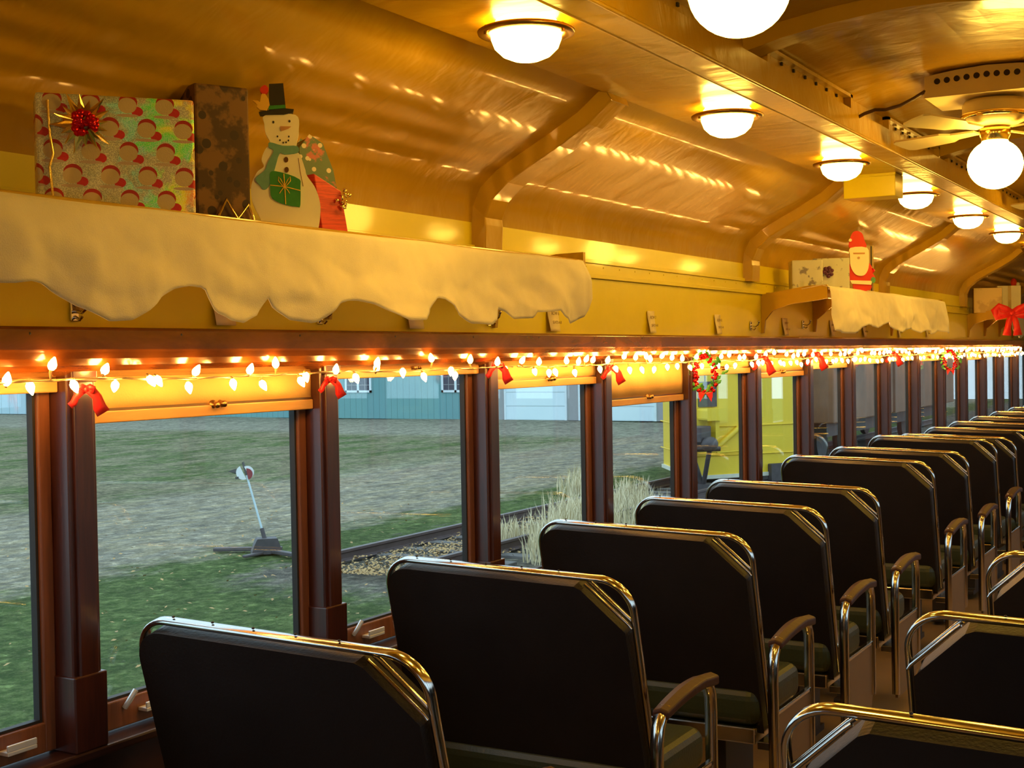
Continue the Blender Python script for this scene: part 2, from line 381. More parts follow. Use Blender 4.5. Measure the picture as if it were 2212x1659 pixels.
# side walls: frieze above the windows, dado below, both with outer skin (openings between)
POST0, PITCH = 2.32, .988
posts = [POST0 + PITCH * k for k in range(-4, 16)]
def wall(name, sgn):
    Yf = (lambda y: y) if sgn > 0 else mir
    p = MB()
    p.bb(X0, X1, Yf(2.58), Yf(2.63), .0, .52)
    p.bb(X0, X1, Yf(2.565), Yf(2.58), .335, .352); p.bb(X0, X1, Yf(2.57), Yf(2.58), .40, .416)
    p.bb(X0, X1, Yf(2.57), Yf(2.63), FZ, -.94, 1)
    p.bb(X0, X1, Yf(2.52), Yf(2.57), -1.5, -1.42, 1)
    r = random.Random(3)
    for x in [X0 + .2 + .17 * i for i in range(int((X1 - X0) / .17))]: p.ell((x, Yf(2.5795), .385), (.004, .003, .004), 8)
    return struct(p.build(name, ['wallpaint', 'mahogd'], bevel=.003))
wall('wall_left', 1); wall('wall_right', -1)
def bulkhead(name, xa, xb):
    struct(MB().bb(xa, xb, mir(2.6), 2.6, FZ, 1.2).build(name, 'mahog'))
bulkhead('wall_rear', X0 - .05, X0); bulkhead('wall_front', X1, X1 + .05)
railp = [(2.60, .088), (2.475, .088), (2.468, .080), (2.468, .034), (2.470, .028), (2.473, .012), (2.482, -.004), (2.498, -.018), (2.52, -.028), (2.545, -.034), (2.575, -.037), (2.60, -.037)]
for nm, f in (('trim_20', lambda y: y), ('trim_21', mir)):
    p = MB(); p.prism([(f(y), z) for y, z in railp], xyz, X0, X1)
    for i in range(40): p.ell((X0 + .3 + i * .49, f(2.4685), .071), (.004, .002, .004), 8, 1)
    struct(p.build(nm, ['mahog', 'hole'], bevel=.003))
for nm, f in (('trim_22', lambda y: y), ('trim_23', mir)):      # sill ledge
    p = MB(); p.bb(X0, X1, f(2.50), f(2.62), -.965, -.94); struct(p.build(nm, 'mahogd', bevel=.006))
# windows
left_posts = [x for x in posts]
def pilaster(x, f, nm):
    p = MB()
    p.bb(x - .045, x + .045, f(2.515), f(2.604), -.94, .02)
    p.bb(x - .030, x + .030, f(2.505), f(2.52), -.76, .0)
    p.bb(x - .052, x + .052, f(2.502), f(2.60), -.94, -.755)
    p.bb(x - .040, x + .040, f(2.50), f(2.52), -.045, .0)
    struct(p.build(nm, 'mahogv', bevel=.004))
for i, x in enumerate(posts): pilaster(x, lambda y: y, 'trim_%d' % (60 + i))
for i, x in enumerate(posts): pilaster(x, mir, 'trim_%d' % (90 + i))
def window(nm, xa, xb, f, detail=True):
    g = MB(); g.bb(xa + .02, xb - .02, f(2.596), f(2.600), -.90, .0); w = struct(g.build(nm, 'glass'))
    s = MB()
    for x in (xa + .045, xb - .045 - .038): s.bb(x, x + .038, f(2.572), f(2.603), -.935, .0)
    s.bb(xa + .08, xb - .08, f(2.572), f(2.603), -.935, -.862); s.bb(xa + .08, xb - .08, f(2.572), f(2.603), -.048, .0)
    s.build('window_frame', 'stile', w, bevel=.004, loc=(0, 0, 0))
    s = MB()
    for x in (xa + .083, xb - .083 - .008): s.bb(x, x + .008, f(2.582), f(2.602), -.862, -.034)
    s.bb(xa + .09, xb - .09, f(2.582), f(2.602), -.862, -.855)
    s.build('window_gasket', 'gasket', w, loc=(0, 0, 0))
    if detail:
        for cx in (xa + .22, xb - .22):
            l = MB(); l.bb(cx + .0, cx + .085, f(2.540), f(2.572), -.905, -.895); l.bb(cx, cx + .085, f(2.540), f(2.546), -.895, -.880)
            l.build('finger_lift', 'alum', w, bevel=.002, loc=(0, 0, 0))
            l = MB(); l.tube([(cx - .05, f(2.568), -.885), (cx - .045, f(2.555), -.865), (cx - .028, f(2.55), -.842)], .0075, 8); l.build('latch_lever', 'alum', w, loc=(0, 0, 0))
    return w
for i in range(len(posts) - 1):
    window('window_%d' % (i + 1), posts[i], posts[i + 1], lambda y: y, posts[i] > 1)
for i in range(len(posts) - 1):
    window('window_%d' % (i + 40), posts[i], posts[i + 1], mir, False)

# ================================================================ WINDOW SHADES
shade_z = {-1: -.068, 0: -.150, 1: -.062, 2: -.124, 3: -.232, 4: -.115, 5: -.150, 6: -.115, 7: -.10, 8: -.09, 9: -.10, 10: -.085, 11: -.11, 12: -.09, 13: -.10}
for k, zb in shade_z.items():
    xa, xb = POST0 + PITCH * k + .046, POST0 + PITCH * (k + 1) - .046
    where = 'barely lowered' if zb > -.06 else ('lowered the furthest' if zb < -.2 else 'partly lowered')
    t = thing('window_shade', (xa, 2.55, 0), 'tan roller shade %s over the %s window counted from the near end' % (where, ORD[k + 1]), 'window shade', 'roller shades at the window tops')
    L = xb - xa; p = MB(); n = 24; vs = []
    for j in range(n + 1):
        for q, z in enumerate((-.030, (zb - .01) * .5 - .005, zb + .03)): vs.append((L * j / n, .004 * math.sin(j * .9 + k) * (q == 1), z))
    p.add(vs, [(j * 3 + q, j * 3 + q + 1, j * 3 + 4 + q, j * 3 + 3 + q) for j in range(n) for q in (0, 1)], 0, True)
    p.build('shade_cloth', 'shade', t, loc=(0, 0, 0), solid=.002)
    MB().bb(0, L, -.007, .006, zb + .0, zb + .030).build('hem_slat', 'slat', t, loc=(0, 0, 0), bevel=.003)
    MB().bb(0.002, L - .002, -.004, .004, zb + .030, zb + .037).build('hem_groove', 'brass', t, loc=(0, 0, 0))
    p = MB(); cx = L * .52
    p.lathe([(.0, -.026), (.008, -.024), (.009, -.018), (.006, -.008), (.014, -.006), (.014, 0)], (cx - .012, 0, zb + .030), 12, axis='y'); p.lathe([(.0, -.022), (.009, -.02), (.009, -.010), (.012, 0)], (cx + .02, 0, zb + .032), 12, axis='y')
    p.build('pinch_knob', 'brass', t, loc=(0, 0, 0))

# ================================================================ SEATS
TH = R_(15)
def make_seat(s, w, name_label):
    """s=+1: aisle end at local -y (window row); s=-1 mirrored. w = half width"""
    t = thing('coach_seat', (0, 0, FZ), name_label, 'seat')
    zb, xb, T = .44, .165, .675
    S, Cc = math.sin(TH), math.cos(TH)
    def P(y, v, nn): # y measured towards the window end, v up the back, nn forward
        z = zb + v * Cc + nn * S
        return Vector((xb - v * S + nn * Cc, s * y, z - .025 * s * 0 - .026 * ((w - y) if s > 0 else (y + w)) * (v / T)))
    # outline in (y, v): window end +w (rounded), aisle end -w (cut corner)
    def arc(cy, cv, r, a0, a1, n=8): return [(cy + r * math.cos(R_(a0 + (a1 - a0) * i / n)), cv + r * math.sin(R_(a0 + (a1 - a0) * i / n))) for i in range(n + 1)]
    wi, ti = w - .016, T - .018
    out = [(-wi + .0, -.11)] + [(-wi + .003, ti - .135), (-wi + .128, ti - .010), (-wi + .15, ti)] + arc(wi - .085, ti - .085, .085, 90, 0) + [(wi, -.11)]
    b = MB(); b.prism(out, lambda u, v, q: P(u, v, q), -.034, .045)
    b.build('backrest', 'vinyl', t, bevel=.016, seg=3, loc=(0, 0, 0))
    fr = [(-w, -.08)] + arc(-w + .098, T - .098, .098, 180, 90, 10) + arc(w - .10, T - .10, .10, 90, 0, 10) + [(w, -.08)]
    nrm = P(0, 0, 1) - P(0, 0, 0); pts = []
    for i, (y, v) in enumerate(fr): pts.append(P(y, v, .002))
    full = []
    for i in range(len(pts) - 1):
        a, c = pts[i], pts[i + 1]; m = max(1, int((c - a).length / .06)); full += [a + (c - a) * (j / m) for j in range(m)]
    full.append(pts[-1])
    sec = [(-.015, -.003), (-.011, -.006), (.011, -.006), (.015, -.003), (.015, .003), (.013, .0065), (.010, .0076), (-.010, .0076), (-.013, .0065), (-.015, .003)]
    if s < 0: sec = [(a, -bb_) for a, bb_ in sec][::-1]
    f = MB(); f.tube(full, 0, sec=sec, nrm=nrm); 
    f.build('chrome_frame', 'chrome', t, loc=(0, 0, 0))
    sc = MB()
    for j in range(5):
        y = w - .12 - j * (2 * w - .35) / 4; q = P(y, T, .004) + Vector((0, 0, .010)); sc.ell(q, (.004, .004, .003), 8)
    sc.build('screw_heads', 'gasket', t, loc=(0, 0, 0))
    hb = MB()
    for nn in (-.024, .0):
        hb.tube([P(-w + .003, T - .142, nn), P(-w + .010, T - .130, nn), P(-w + .120, T - .022, nn), P(-w + .134, T - .010, nn)], .0045 if nn < -.01 else .006, 10)
    hb.build('corner_grip', 'chrome', t, loc=(0, 0, 0))
    c = MB(); c.bb(.10, .62, s * (-w + .02), s * (w - .01), .36, .50); c.build('seat_cushion', 'vinyls', t, bevel=.045, seg=4, loc=(0, 0, 0))
    c = MB(); c.bb(.10, .60, s * (-w + .03), s * (w - .02), .30, .36); c.build('seat_frame', 'chrome', t, bevel=.006, loc=(0, 0, 0))
    for q0 in (-w + .22, w - .16):
        c = MB(); c.prism([(.14, 0), (.56, 0), (.56, .03), (.50, .03), (.50, .30), (.20, .30), (.20, .03), (.14, .03)], lambda u, v, q: (u, q, v), s * q0 - .04, s * q0 + .04)
        c.build('pedestal', 'pedestal', t, bevel=.008, loc=(0, 0, 0))
    ya = s * (-w - .075)
    # arm pad: long arched slab
    ap = MB(); n = 12; top = []; bot = []
    for i in range(n + 1):
        u = i / n; x = .02 + .41 * u; z = .695 + .034 * math.sin(math.pi * min(1, u * 1.15) * .62 + .1) - (.030 * max(0, u - .75) * 4 * .25)
        hw = .030 - .008 * abs(u - .5); th = .024 + .005 * u
        top.append((x, z, hw, th))
    vs = []
    for x, z, hw, th in top: vs += [(x, ya - hw, z - th), (x, ya - hw, z), (x, ya, z + .008), (x, ya + hw, z), (x, ya + hw, z - th)]
    fs = [(i * 5 + q, i * 5 + (q + 1) % 5, i * 5 + 5 + (q + 1) % 5, i * 5 + 5 + q) for i in range(n) for q in range(5)] + [(4, 3, 2, 1, 0), tuple(n * 5 + q for q in range(5))]
    ap.add(vs, fs, 0, False); ap.build('arm_pad', 'arm', t, bevel=.007, seg=3, loc=(0, 0, 0))
    sec2 = [(-.017, -.010), (0, -.014), (.017, -.010), (.017, .010), (0, .014), (-.017, .010)]
    a = MB(); a.tube([(.060, ya, .70), (.030, ya, .685), (.008, ya, .655), (-.004, ya, .61), (-.006, ya, .55), (0, ya, .40), (.005, ya, .12)], 0, sec=sec2, nrm=(0, 1, 0))
    a.build('arm_tube', 'chrome', t, loc=(0, 0, 0))
    a = MB(); a.tube([(.36, ya, .705), (.395, ya, .69), (.415, ya, .655), (.42, ya, .60), (.42, ya, .40), (.42, ya, .22)], 0, sec=sec2, nrm=(0, 1, 0))
    a.build('arm_tube', 'chrome', t, loc=(0, 0, 0))
    a = MB(); a.prism([(.012, .10), (.33, .10), (.39, .16), (.41, .22), (.41, .44), (.012, .44)], lambda u, v, q: (u, q, v), ya - .006, ya + .006)
    a.build('side_panel', 'armpanel', t, bevel=.003, loc=(0, 0, 0))
    a = MB(); a.bb(.0, .42, ya - .01, ya + .01, .44, .455); a.bb(.05, .5, ya + s * .01, ya + s * .08, .30, .33); a.build('arm_rail', 'chrome', t, loc=(0, 0, 0), bevel=.003)
    return t
lx = [2.43, 3.50, 4.52, 5.42, 6.27, 7.45, 8.40, 9.36, 10.14, 11.06, 11.98, 12.9, 13.92, 14.95, 15.95]
side = ['nearest the camera', 'second from the near end', 'third from the near end']
ps = make_seat(1, .425, '')
ps['group'] = 'coach seats along the window side'
up = {5: .035, 6: .02, 7: .035}
for i, x in enumerate(lx):
    lab = 'black vinyl seat with chrome top rail beside the windows, %s' % (side[i] if i < 3 else ORD[i] + ' seat back along the row')
    place(ps, i == 0, (x, 2.025, FZ + up.get(i, 0)), lab)
pr = make_seat(-1, .64, '')
pr['group'] = 'coach seats across the aisle'
for i, x in enumerate([2.33, 3.27, 4.33, 5.32]):
    lab = 'wide black seat across the aisle, %s' % ['rail nearest the bottom corner', 'second from the bottom corner', 'third from the bottom corner', 'furthest, only a corner showing'][i]
    place(pr, i == 0, (x, .13, FZ), lab)

# ================================================================ LAMPS
def make_lamp():
    t = thing('ceiling_lamp', (0, 0, .92), '', 'ceiling lamp', 'round dome lamps along the lower ceiling')
    up_ = MB(); up_.lathe([(.080, 0), (.090, -.012), (.094, -.030)], n=32); up_.build('upper_glass', 'lamp', t, loc=(0, 0, 0))
    b = MB(); b.lathe([(.098, -.036), (.097, -.052), (.087, -.078), (.066, -.098), (.038, -.110), (.0, -.115)], n=32); b.build('glass_bowl', 'lamp', t, loc=(0, 0, 0))
    r = MB(); r.lathe([(.096, -.030), (.124, -.026), (.134, -.032), (.132, -.040), (.116, -.044), (.100, -.040), (.096, -.030)], n=40)
    for a in (0.4, 2.5, 4.6): r.lathe([(.006, -.05), (.006, -.03), (.003, -.024)], (.12 * math.cos(a), .12 * math.sin(a), 0), 8)
    r.build('ring', 'brass', t, loc=(0, 0, 0)); return t
pl = make_lamp()
lamp_x = [3.24, 4.80, 6.34, 7.87, 9.40, 10.92, 12.45]
first = True
for i, x in enumerate(lamp_x):
    place(pl, first, (x, 1.77, .92), 'lit dome lamp with bronze ring, window side, %s from the near end' % ORD[i]); first = False
for i, x in enumerate(lamp_x): place(pl, False, (x, .17, .92), 'lit dome lamp across the aisle side, %s from the rear' % ORD[i])

def make_fan():
    t = thing('ceiling_fan', (0, 0, 1.10), '', 'ceiling fan', 'ceiling fans with globe lights')
    p = MB()
    def fb(u, v, q): return (q, u, v)
    hh = [(-.24, -.09), (.24, -.09), (.24, -.004), (.12, .010), (0, .016), (-.12, .010), (-.24, -.004)]
    p.prism(hh, fb, -.17, .17)
    for j in range(11): p.lathe([(.012, 0), (.012, -.003)], (-.1705 - .0, -.19 + j * .038, -.028 + .008 * (1 - abs(j - 5) / 5)), 12, 1, axis='x')
    p.build('mounting_box', ['cream', 'hole'], t, bevel=.0, loc=(0, 0, 0))
    MB().lathe([(.06, -.09), (.118, -.10), (.126, -.115), (.124, -.165), (.115, -.185), (.08, -.20), (.05, -.205)], n=36).build('motor_housing', 'cream', t, loc=(0, 0, 0))
    MB().lathe([(.127, -.150), (.131, -.153), (.131, -.166), (.124, -.170)], n=36).build('band', 'goldfoil', t, loc=(0, 0, 0))
    for a in (62, 152, 242, 332):
        b = MB(); rot = Matrix.Rotation(R_(a), 3, 'Z') @ Matrix.Rotation(R_(11), 3, 'X')
        o_ = [(.09, -.018), (.20, -.03), (.24, -.052), (.46, -.064), (.485, -.05), (.49, 0), (.485, .05), (.46, .064), (.24, .052), (.20, .03), (.09, .018)]
        b.prism(o_, lambda u, v, q: rot @ Vector((u, v, 0)) + Vector((0, 0, q)), -.218, -.210)
        b.build('blade', 'cream', t, bevel=.002, loc=(0, 0, 0))
    MB().lathe([(.05, -.205), (.062, -.215), (.06, -.24), (.05, -.262)], n=24).build('fitter', 'goldfoil', t, loc=(0, 0, 0))
    g = MB(); prof = [(.048, -.255)] + [(.108 * math.sin(R_(a)), -.355 + .100 * math.cos(R_(a))) for a in range(30, 181, 10)]
    g.lathe([(max(r, 0), z) for r, z in prof], n=32); g.build('globe', 'globe', t, loc=(0, 0, 0)); return t
pf = make_fan()
for i, (x, lab) in enumerate([(5.72, 'cream ceiling fan with lit globe and holed mounting box in the raised ceiling'), (2.71, 'ceiling fan whose large lit globe hangs at the top edge'), (8.72, 'ceiling fan hanging beyond the one with the holed box'), (-.3, 'ceiling fan behind the camera')]):
    place(pf, i == 0, (x, CY, 1.118 if i == 1 else 1.10), lab)
cb = MB(); cb.tube([(5.56, 1.50, .955), (5.54, 1.45, .972), (5.52, 1.40, .980), (5.52, 1.36, .976), (5.52, 1.30, .986), (5.54, 1.25, 1.012), (5.56, 1.20, 1.045)], .0075, 8)
tag(cb.build('fan_cable', 'cable'), 'dark brown cable looping from the beam to the fan box', 'cable')
hb = MB(); hb.bb(7.05, 7.22, 1.69, 1.96, .80, .92); hb.bb(7.04, 7.05, 1.685, 1.965, .905, .922)
tag(hb.build('junction_box', 'wallpaint', bevel=.004), 'plain ochre painted metal box under the ceiling between two dome lamps', 'metal box')

# ================================================================ LUGGAGE RACKS AND DRAPES
RZ = .345
def rack(xa, xb, label):
    t = thing('luggage_rack', (xa, 2.2, RZ), label, 'luggage rack', 'luggage racks above the windows'); L = xb - xa
    p = MB()
    for j in range(9): p.bb(.02, L - .02, .0 + j * .042, .022 + j * .042, -.012, .0)
    p.build('shelf_slats', 'ceil', t, loc=(0, 0, 0))
    MB().bb(.0, L, -.012, .008, -.045, .004).build('front_rail', 'ceil', t, bevel=.004, loc=(0, 0, 0))
    for q, x in enumerate((0, L)):
        e = MB(); poly = [(-.012, .032), (.10, .030), (.37, -.01), (.378, -.03), (.378, -.235), (.365, -.235), (.355, -.16), (.31, -.105), (.20, -.07), (.05, -.055), (-.012, -.045)]
        e.prism(poly, lambda u, v, w_: (w_, u, v), x - .009, x + .009); e.build('end_bracket', 'ceil' if not (q == 1) else 'ceil', t, bevel=.003, loc=(0, 0, 0))
    for x in (L * .33, L * .66):
        e = MB(); poly = [(.0, -.012), (.378, -.012), (.378, -.22), (.36, -.22), (.35, -.14), (.25, -.06), (.0, -.03)]
        e.prism(poly, lambda u, v, w_: (w_, u, v), x - .007, x + .007); e.build('bracket', 'ceil', t, loc=(0, 0, 0))
    return t
rack(1.36, 4.42, 'ochre luggage rack holding the snowman and large gifts')
rack(7.52, 10.56, 'ochre luggage rack holding the red bearded figure')
rack(13.60, 16.2, 'ochre luggage rack furthest along, behind the big red bow')
def drape(xa, xb, bot, label, seed, ybase=2.175, top=.352):
    """bot: list of (x, z) for the cut hem"""
    p = MB(); nx = int((xb - xa) / .012); nz = 22; vs = []
    r = random.Random(seed)
    def hem(x):
        for (a, za), (b, zb) in zip(bot, bot[1:]):
            if a <= x <= b: return za + (zb - za) * (x - a) / max(1e-6, b - a)
        return bot[-1][1] if x > bot[-1][0] else bot[0][1]
    for i in range(nx + 1):
        x = xa + (xb - xa) * i / nx; zb = hem(x)
        for j in range(nz + 1):
            v = j / nz
            if j == 0: y, z = ybase + .16, top - .018
            elif j == 1: y, z = ybase + .04, top
            else:
                vv = (j - 1) / (nz - 1); z = top - .004 + (zb - top) * vv
                w = vv ** .6
                d = .034 * noise.noise(Vector((x * 3.2, z * 5.5, seed))) + .022 * (1 - abs(noise.noise(Vector((x * 5, z * 7, seed + 3))))) + .030 * noise.noise(Vector((x * 6, 1.7, seed + 9)))
                d += .020 * abs(noise.noise(Vector((x * 4 + z * 9, z * 5 - x * 4, seed + 20)))) + .006 * abs(noise.noise(Vector((x * 17, z * 15, seed + 30))))
                y = ybase - .012 * math.sin(vv * 1.5) - d * w
            vs.append((x, y, z + .006 * noise.noise(Vector((x * 2.3, 0, seed + 5)))))
    k = nz + 1
    p.add(vs, [(i * k + j, i * k + j + 1, i * k + k + j + 1, i * k + k + j) for i in range(nx) for j in range(nz)], 0, True)
    o = p.build('scalloped_drape', 'cloth', solid=.0025); return tag(o, label, 'cloth drape', 'white cloth drapes over the racks')
d1 = [(1.36, .11), (1.60, .16), (1.794, .164), (1.847, .171), (1.885, .168), (1.909, .16), (1.967, .126), (2.017, .107), (2.053, .094), (2.116, .097), (2.163, .121), (2.204, .147), (2.255, .168), (2.308, .177), (2.346, .173), (2.361, .159), (2.368, .136), (2.38, .118), (2.431, .101), (2.498, .096), (2.56, .117), (2.579, .141), (2.592, .159), (2.623, .131), (2.675, .106), (2.755, .099), (2.812, .117), (2.871, .154), (2.906, .161), (2.947, .163), (3.011, .155), (3.076, .132), (3.143, .11), (3.237, .112), (3.274, .132), (3.312, .16), (3.343, .18), (3.376, .176), (3.452, .136), (3.545, .107), (3.658, .108), (3.693, .126), (3.712, .159), (3.762, .15), (3.807, .128), (3.948, .131), (3.965, .151), (4.098, .157), (4.184, .135), (4.255, .116), (4.356, .143), (4.377, .213)]
drape(1.34, 4.375, d1, 'long white scalloped cloth hanging over the near luggage rack', 4.1)
d2 = [(7.5, .12), (7.62, .108), (7.89, .105), (8.183, .161), (8.445, .141), (8.738, .183), (9.044, .119), (9.415, .151), (9.651, .12), (9.767, .138), (10.05, .113), (10.223, .142), (10.548, .123)]
drape(7.5, 10.55, d2, 'white cloth hanging over the middle luggage rack under the red bearded figure', 11.3, top=.376)
drape(13.58, 16.2, [(13.5, .12), (14, .1), (14.5, .15), (15, .11), (15.6, .15), (16.3, .11)], 'white cloth on the furthest luggage rack beside the big red bow', 17.7, top=.37)

# ================================================================ GIFTS AND FIGURES
def face(name, loc, az, label, cat, group=None):
    """root whose local x runs image-right, y away from the eye, z up; az = direction faced, degrees from +X towards +Y"""
    return thing(name, loc, label, cat, group, rz=R_(az - 90))
SH = RZ + .001
t = face('gift_box', (2.262, 2.318, SH), 51, 'large gift in silver holographic paper with repeated red and cream motifs and a starry bow', 'gift box', 'gifts on the near rack')
MB().bb(-.176, .176, -.012, .09, 0, .268).build('wrapped_box', 'foil', t, bevel=.006, loc=(0, 0, 0))
q = MB()
for i in range(16):
    a = i * 2 * math.pi / 16 + .1; ln = .056 + .010 * ((i * 7) % 3); d = Vector((math.cos(a), 0, math.sin(a))); c0 = Vector((-.075, -.018, .200))
    w_ = Vector((-d.z, 0, d.x)) * .014
    q.add([c0 + d * .012 + w_, c0 + d * .012 - w_, c0 + d * ln + Vector((0, -.012, 0)), c0 + d * .02 + Vector((0, -.014, 0))], [(0, 1, 3), (1, 2, 3), (2, 0, 3), (0, 2, 1)])
q.build('star_bow', 'goldfoil', t, loc=(0, 0, 0))
q = MB(); r = random.Random(5)
for i in range(26):
    a = r.random() * 6.28; rad = r.random() ** .6 * .030; q.ell((-.075 + rad * math.cos(a), -.024 - r.random() * .012, .200 + rad * .8 * math.sin(a)), (.011, .006, .009), 8, rot=Euler((r.random(), r.random() * 3, r.random())).to_matrix())
q.build('bow_centre', 'redfoil', t, loc=(0, 0, 0))
q = MB(); q.tube([(-.150, -.016, .25), (-.146, -.018, .17), (-.14, -.018, .13), (-.148, -.018, .10), (-.140, -.016, .0)], .0032, 6); q.build('tinsel_ribbon', 'goldfoil', t, loc=(0, 0, 0))

t = face('gift_box', (2.720, 2.405, SH), 65, 'tall gift in dark bronze patterned paper standing behind the snowman', 'gift box', 'gifts on the near rack')
MB().bb(-.105, .045, -.075, .060, 0, .365).build('wrapped_box', 'wrapgold', t, bevel=.006, loc=(0, 0, 0))
q = MB(); q.tube([(-.06, -.088, .01), (-.03, -.09, .07), (.0, -.09, .02), (.03, -.09, .06), (.05, -.088, .01)], .005, 6); q.build('curled_ribbon', 'goldfoil', t, loc=(0, 0, 0))

t = face('gift_bag', (3.115, 2.405, SH), 56, 'rounded green gift bag with red and cream candy pattern behind the red bag', 'gift bag', 'gifts on the near rack')
MB().prism([(-.05, 0), (.055, 0), (.060, .12), (.045, .20), (.015, .275), (-.025, .30), (-.055, .26)], lambda u, v, w_: (u, w_, v), -.03, .05).build('bag_body', 'wrapgreen', t, bevel=.02, seg=3, loc=(0, 0, 0))

t = face('gift_bag', (2.955, 2.27, SH), 56, 'small red striped gift bag with a gold bow beside the snowman', 'gift bag', 'gifts on the near rack')
q = MB()   # faceted bag leaning back: front, dark left side
fr_ = [(-.026, .158), (.054, .114), (.072, -.006), (-.006, .004)]; sd = [(-.066, .148), (-.040, .006)]
vs = [(fr_[0][0], -.04, fr_[0][1]), (fr_[1][0], -.03, fr_[1][1]), (fr_[2][0], -.03, 0), (fr_[3][0], -.045, 0), (-.075, .03, .150), (-.048, .03, 0), (.045, .06, .118), (.065, .05, 0)]
q.add(vs, [(0, 3, 2, 1), (4, 5, 3, 0), (1, 2, 7, 6), (4, 6, 7, 5), (0, 1, 6, 4), (3, 5, 7, 2)])
q.build('bag_body', 'redbag', t, bevel=.002, loc=(0, 0, 0))
q = MB(); r = random.Random(9)
for i in range(22):
    a = r.random() * 6.28; q.ell((.060 + .020 * math.cos(a) * r.random() * 1.2, -.045 + .01 * r.random(), .088 + .032 * math.sin(a) * r.random()), (.0075, .003, .0035), 8, rot=Euler((r.random() * 3, r.random() * 3, 0)).to_matrix())
q.build('curly_bow', 'goldfoil', t, loc=(0, 0, 0))

def flat(t, name, pts, mat, y0, y1, u0, v0, s, smooth=None, bevel=0):
    P2 = [((u - u0) / s, (v0 - v) / s) for u, v in pts]
    return MB().prism(P2, lambda u, v, w_: (u, w_, v), y0, y1).build(name, mat, t, loc=(0, 0, 0), bevel=bevel)
def curve(pts, n=6):
    out = []; L = len(pts)
    for i in range(L):
        p0, p1, p2, p3 = (Vector(pts[(i + k) % L]) for k in (-1, 0, 1, 2))
        for j in range(n):
            u = j / n; out.append(tuple(.5 * ((2 * p1) + (-p0 + p2) * u + (2 * p0 - 5 * p1 + 4 * p2 - p3) * u * u + (-p0 + 3 * p1 - 3 * p2 + p3) * u ** 3)))
    return out
def disc_(c, rx, ry=None, n=16, a=0): 
    ry = ry or rx; ca, sa = math.cos(a), math.sin(a)
    return [(c[0] + rx * math.cos(6.2832 * i / n) * ca - ry * math.sin(6.2832 * i / n) * sa, c[1] + rx * math.cos(6.2832 * i / n) * sa + ry * math.sin(6.2832 * i / n) * ca) for i in range(n)]
# snowman: design coordinates in zoom units (2.765 per photo pixel)
U0, V0, SS = 1700, 1012, 2.765 * 812
t = face('snowman_figure', (2.83, 2.285, SH), 39, 'flat wooden snowman with black top hat, teal scarf and green present', 'christmas figure')
t.rotation_euler = (R_(-7), 0, R_(39 - 90))
fl = lambda name, pts, mat, d0, d1, **k: flat(t, name, pts, mat, d0, d1, U0, V0, SS, **k)
body = curve([(1590, 310), (1770, 305), (1787, 400), (1775, 470), (1770, 520), (1795, 560), (1820, 640), (1830, 680), (1880, 760), (1906, 870), (1890, 1000), (1860, 1013), (1600, 1000), (1540, 920), (1502, 830), (1500, 740), (1535, 660), (1575, 625), (1563, 580), (1585, 520), (1615, 480), (1590, 420), (1583, 360)], 5)
fl('body', body, 'white', -.006, .006, bevel=.001)
fl('hat', [(1615, 118), (1700, 112), (1712, 268), (1760, 272), (1755, 292), (1700, 306), (1560, 310), (1552, 292), (1612, 280)], 'black', -.010, .006)
fl('hat_band', [(1612, 255), (1708, 248), (1712, 268), (1610, 278)], 'green', -.013, -.009)
fl('hat_bird', curve([(1590, 128), (1612, 150), (1600, 180), (1570, 178), (1562, 150)], 3), 'redfelt', -.014, -.002)
fl('hat_leaf', [(1582, 165), (1600, 195), (1612, 215), (1617, 250), (1600, 285), (1560, 282), (1540, 262), (1545, 250), (1517, 222), (1548, 225), (1560, 235), (1568, 190)], 'yellow', -.013, -.003)
fl('scarf', curve([(1612, 478), (1690, 498), (1775, 500), (1778, 540), (1700, 552), (1670, 545), (1640, 640), (1605, 740), (1575, 768), (1548, 740), (1525, 700), (1580, 650), (1600, 600), (1635, 530), (1608, 510)], 3), 'teal', -.010, -.005)
fl('present', curve([(1612, 665), (1640, 655), (1720, 675), (1785, 705), (1790, 740), (1787, 860), (1770, 872), (1700, 860), (1640, 835), (1612, 800), (1610, 700)], 2), 'green', -.011, -.005)
q = MB(); pz = lambda u, v, d=-.012: ((u - U0) / SS, d, (V0 - v) / SS)
q.tube([pz(1692, 672), pz(1696, 760), pz(1700, 858)], .0012, 6); q.tube([pz(1612, 742), pz(1700, 752), pz(1788, 775)], .0012, 6)
for sx in (-1, 1): q.tube([pz(1695, 748), pz(1695 + sx * 22, 705), pz(1695 + sx * 34, 690), pz(1695 + sx * 36, 715), pz(1695 + sx * 14, 742), pz(1695, 750), pz(1695 + sx * 20, 775), pz(1695 + sx * 30, 792)], .0011, 6)
q.build('present_ribbon', 'yellow', t, loc=(0, 0, 0))
q = MB()
for u, v, rr in ((1637, 352, 6), (1733, 345, 6), (1660, 440, 4.5), (1674, 463, 4.5), (1693, 478, 4.5), (1710, 476, 4.5), (1724, 464, 4.5), (1727, 440, 4.5)): q.prism([((a - U0) / SS, (V0 - b) / SS) for a, b in disc_((u, v), rr, rr * 1.3)], lambda a, b, w_: (a, w_, b), -.0075, -.0055)
q.build('face_dots', 'black', t, loc=(0, 0, 0))
fl('carrot_nose', [(1678, 378), (1742, 378), (1725, 392), (1682, 408), (1676, 395)], 'orange', -.0085, -.0055)
for u, v in ((1708, 583), (1710, 645)): fl('button', disc_((u, v), 13, 17), 'brass', -.0085, -.0055)
q = MB(); q.tube([pz(1782, 572, -.0065), pz(1790, 650, -.0065), pz(1806, 745, -.0065)], .0008, 5); q.build('arm_line', 'brass', t, loc=(0, 0, 0))

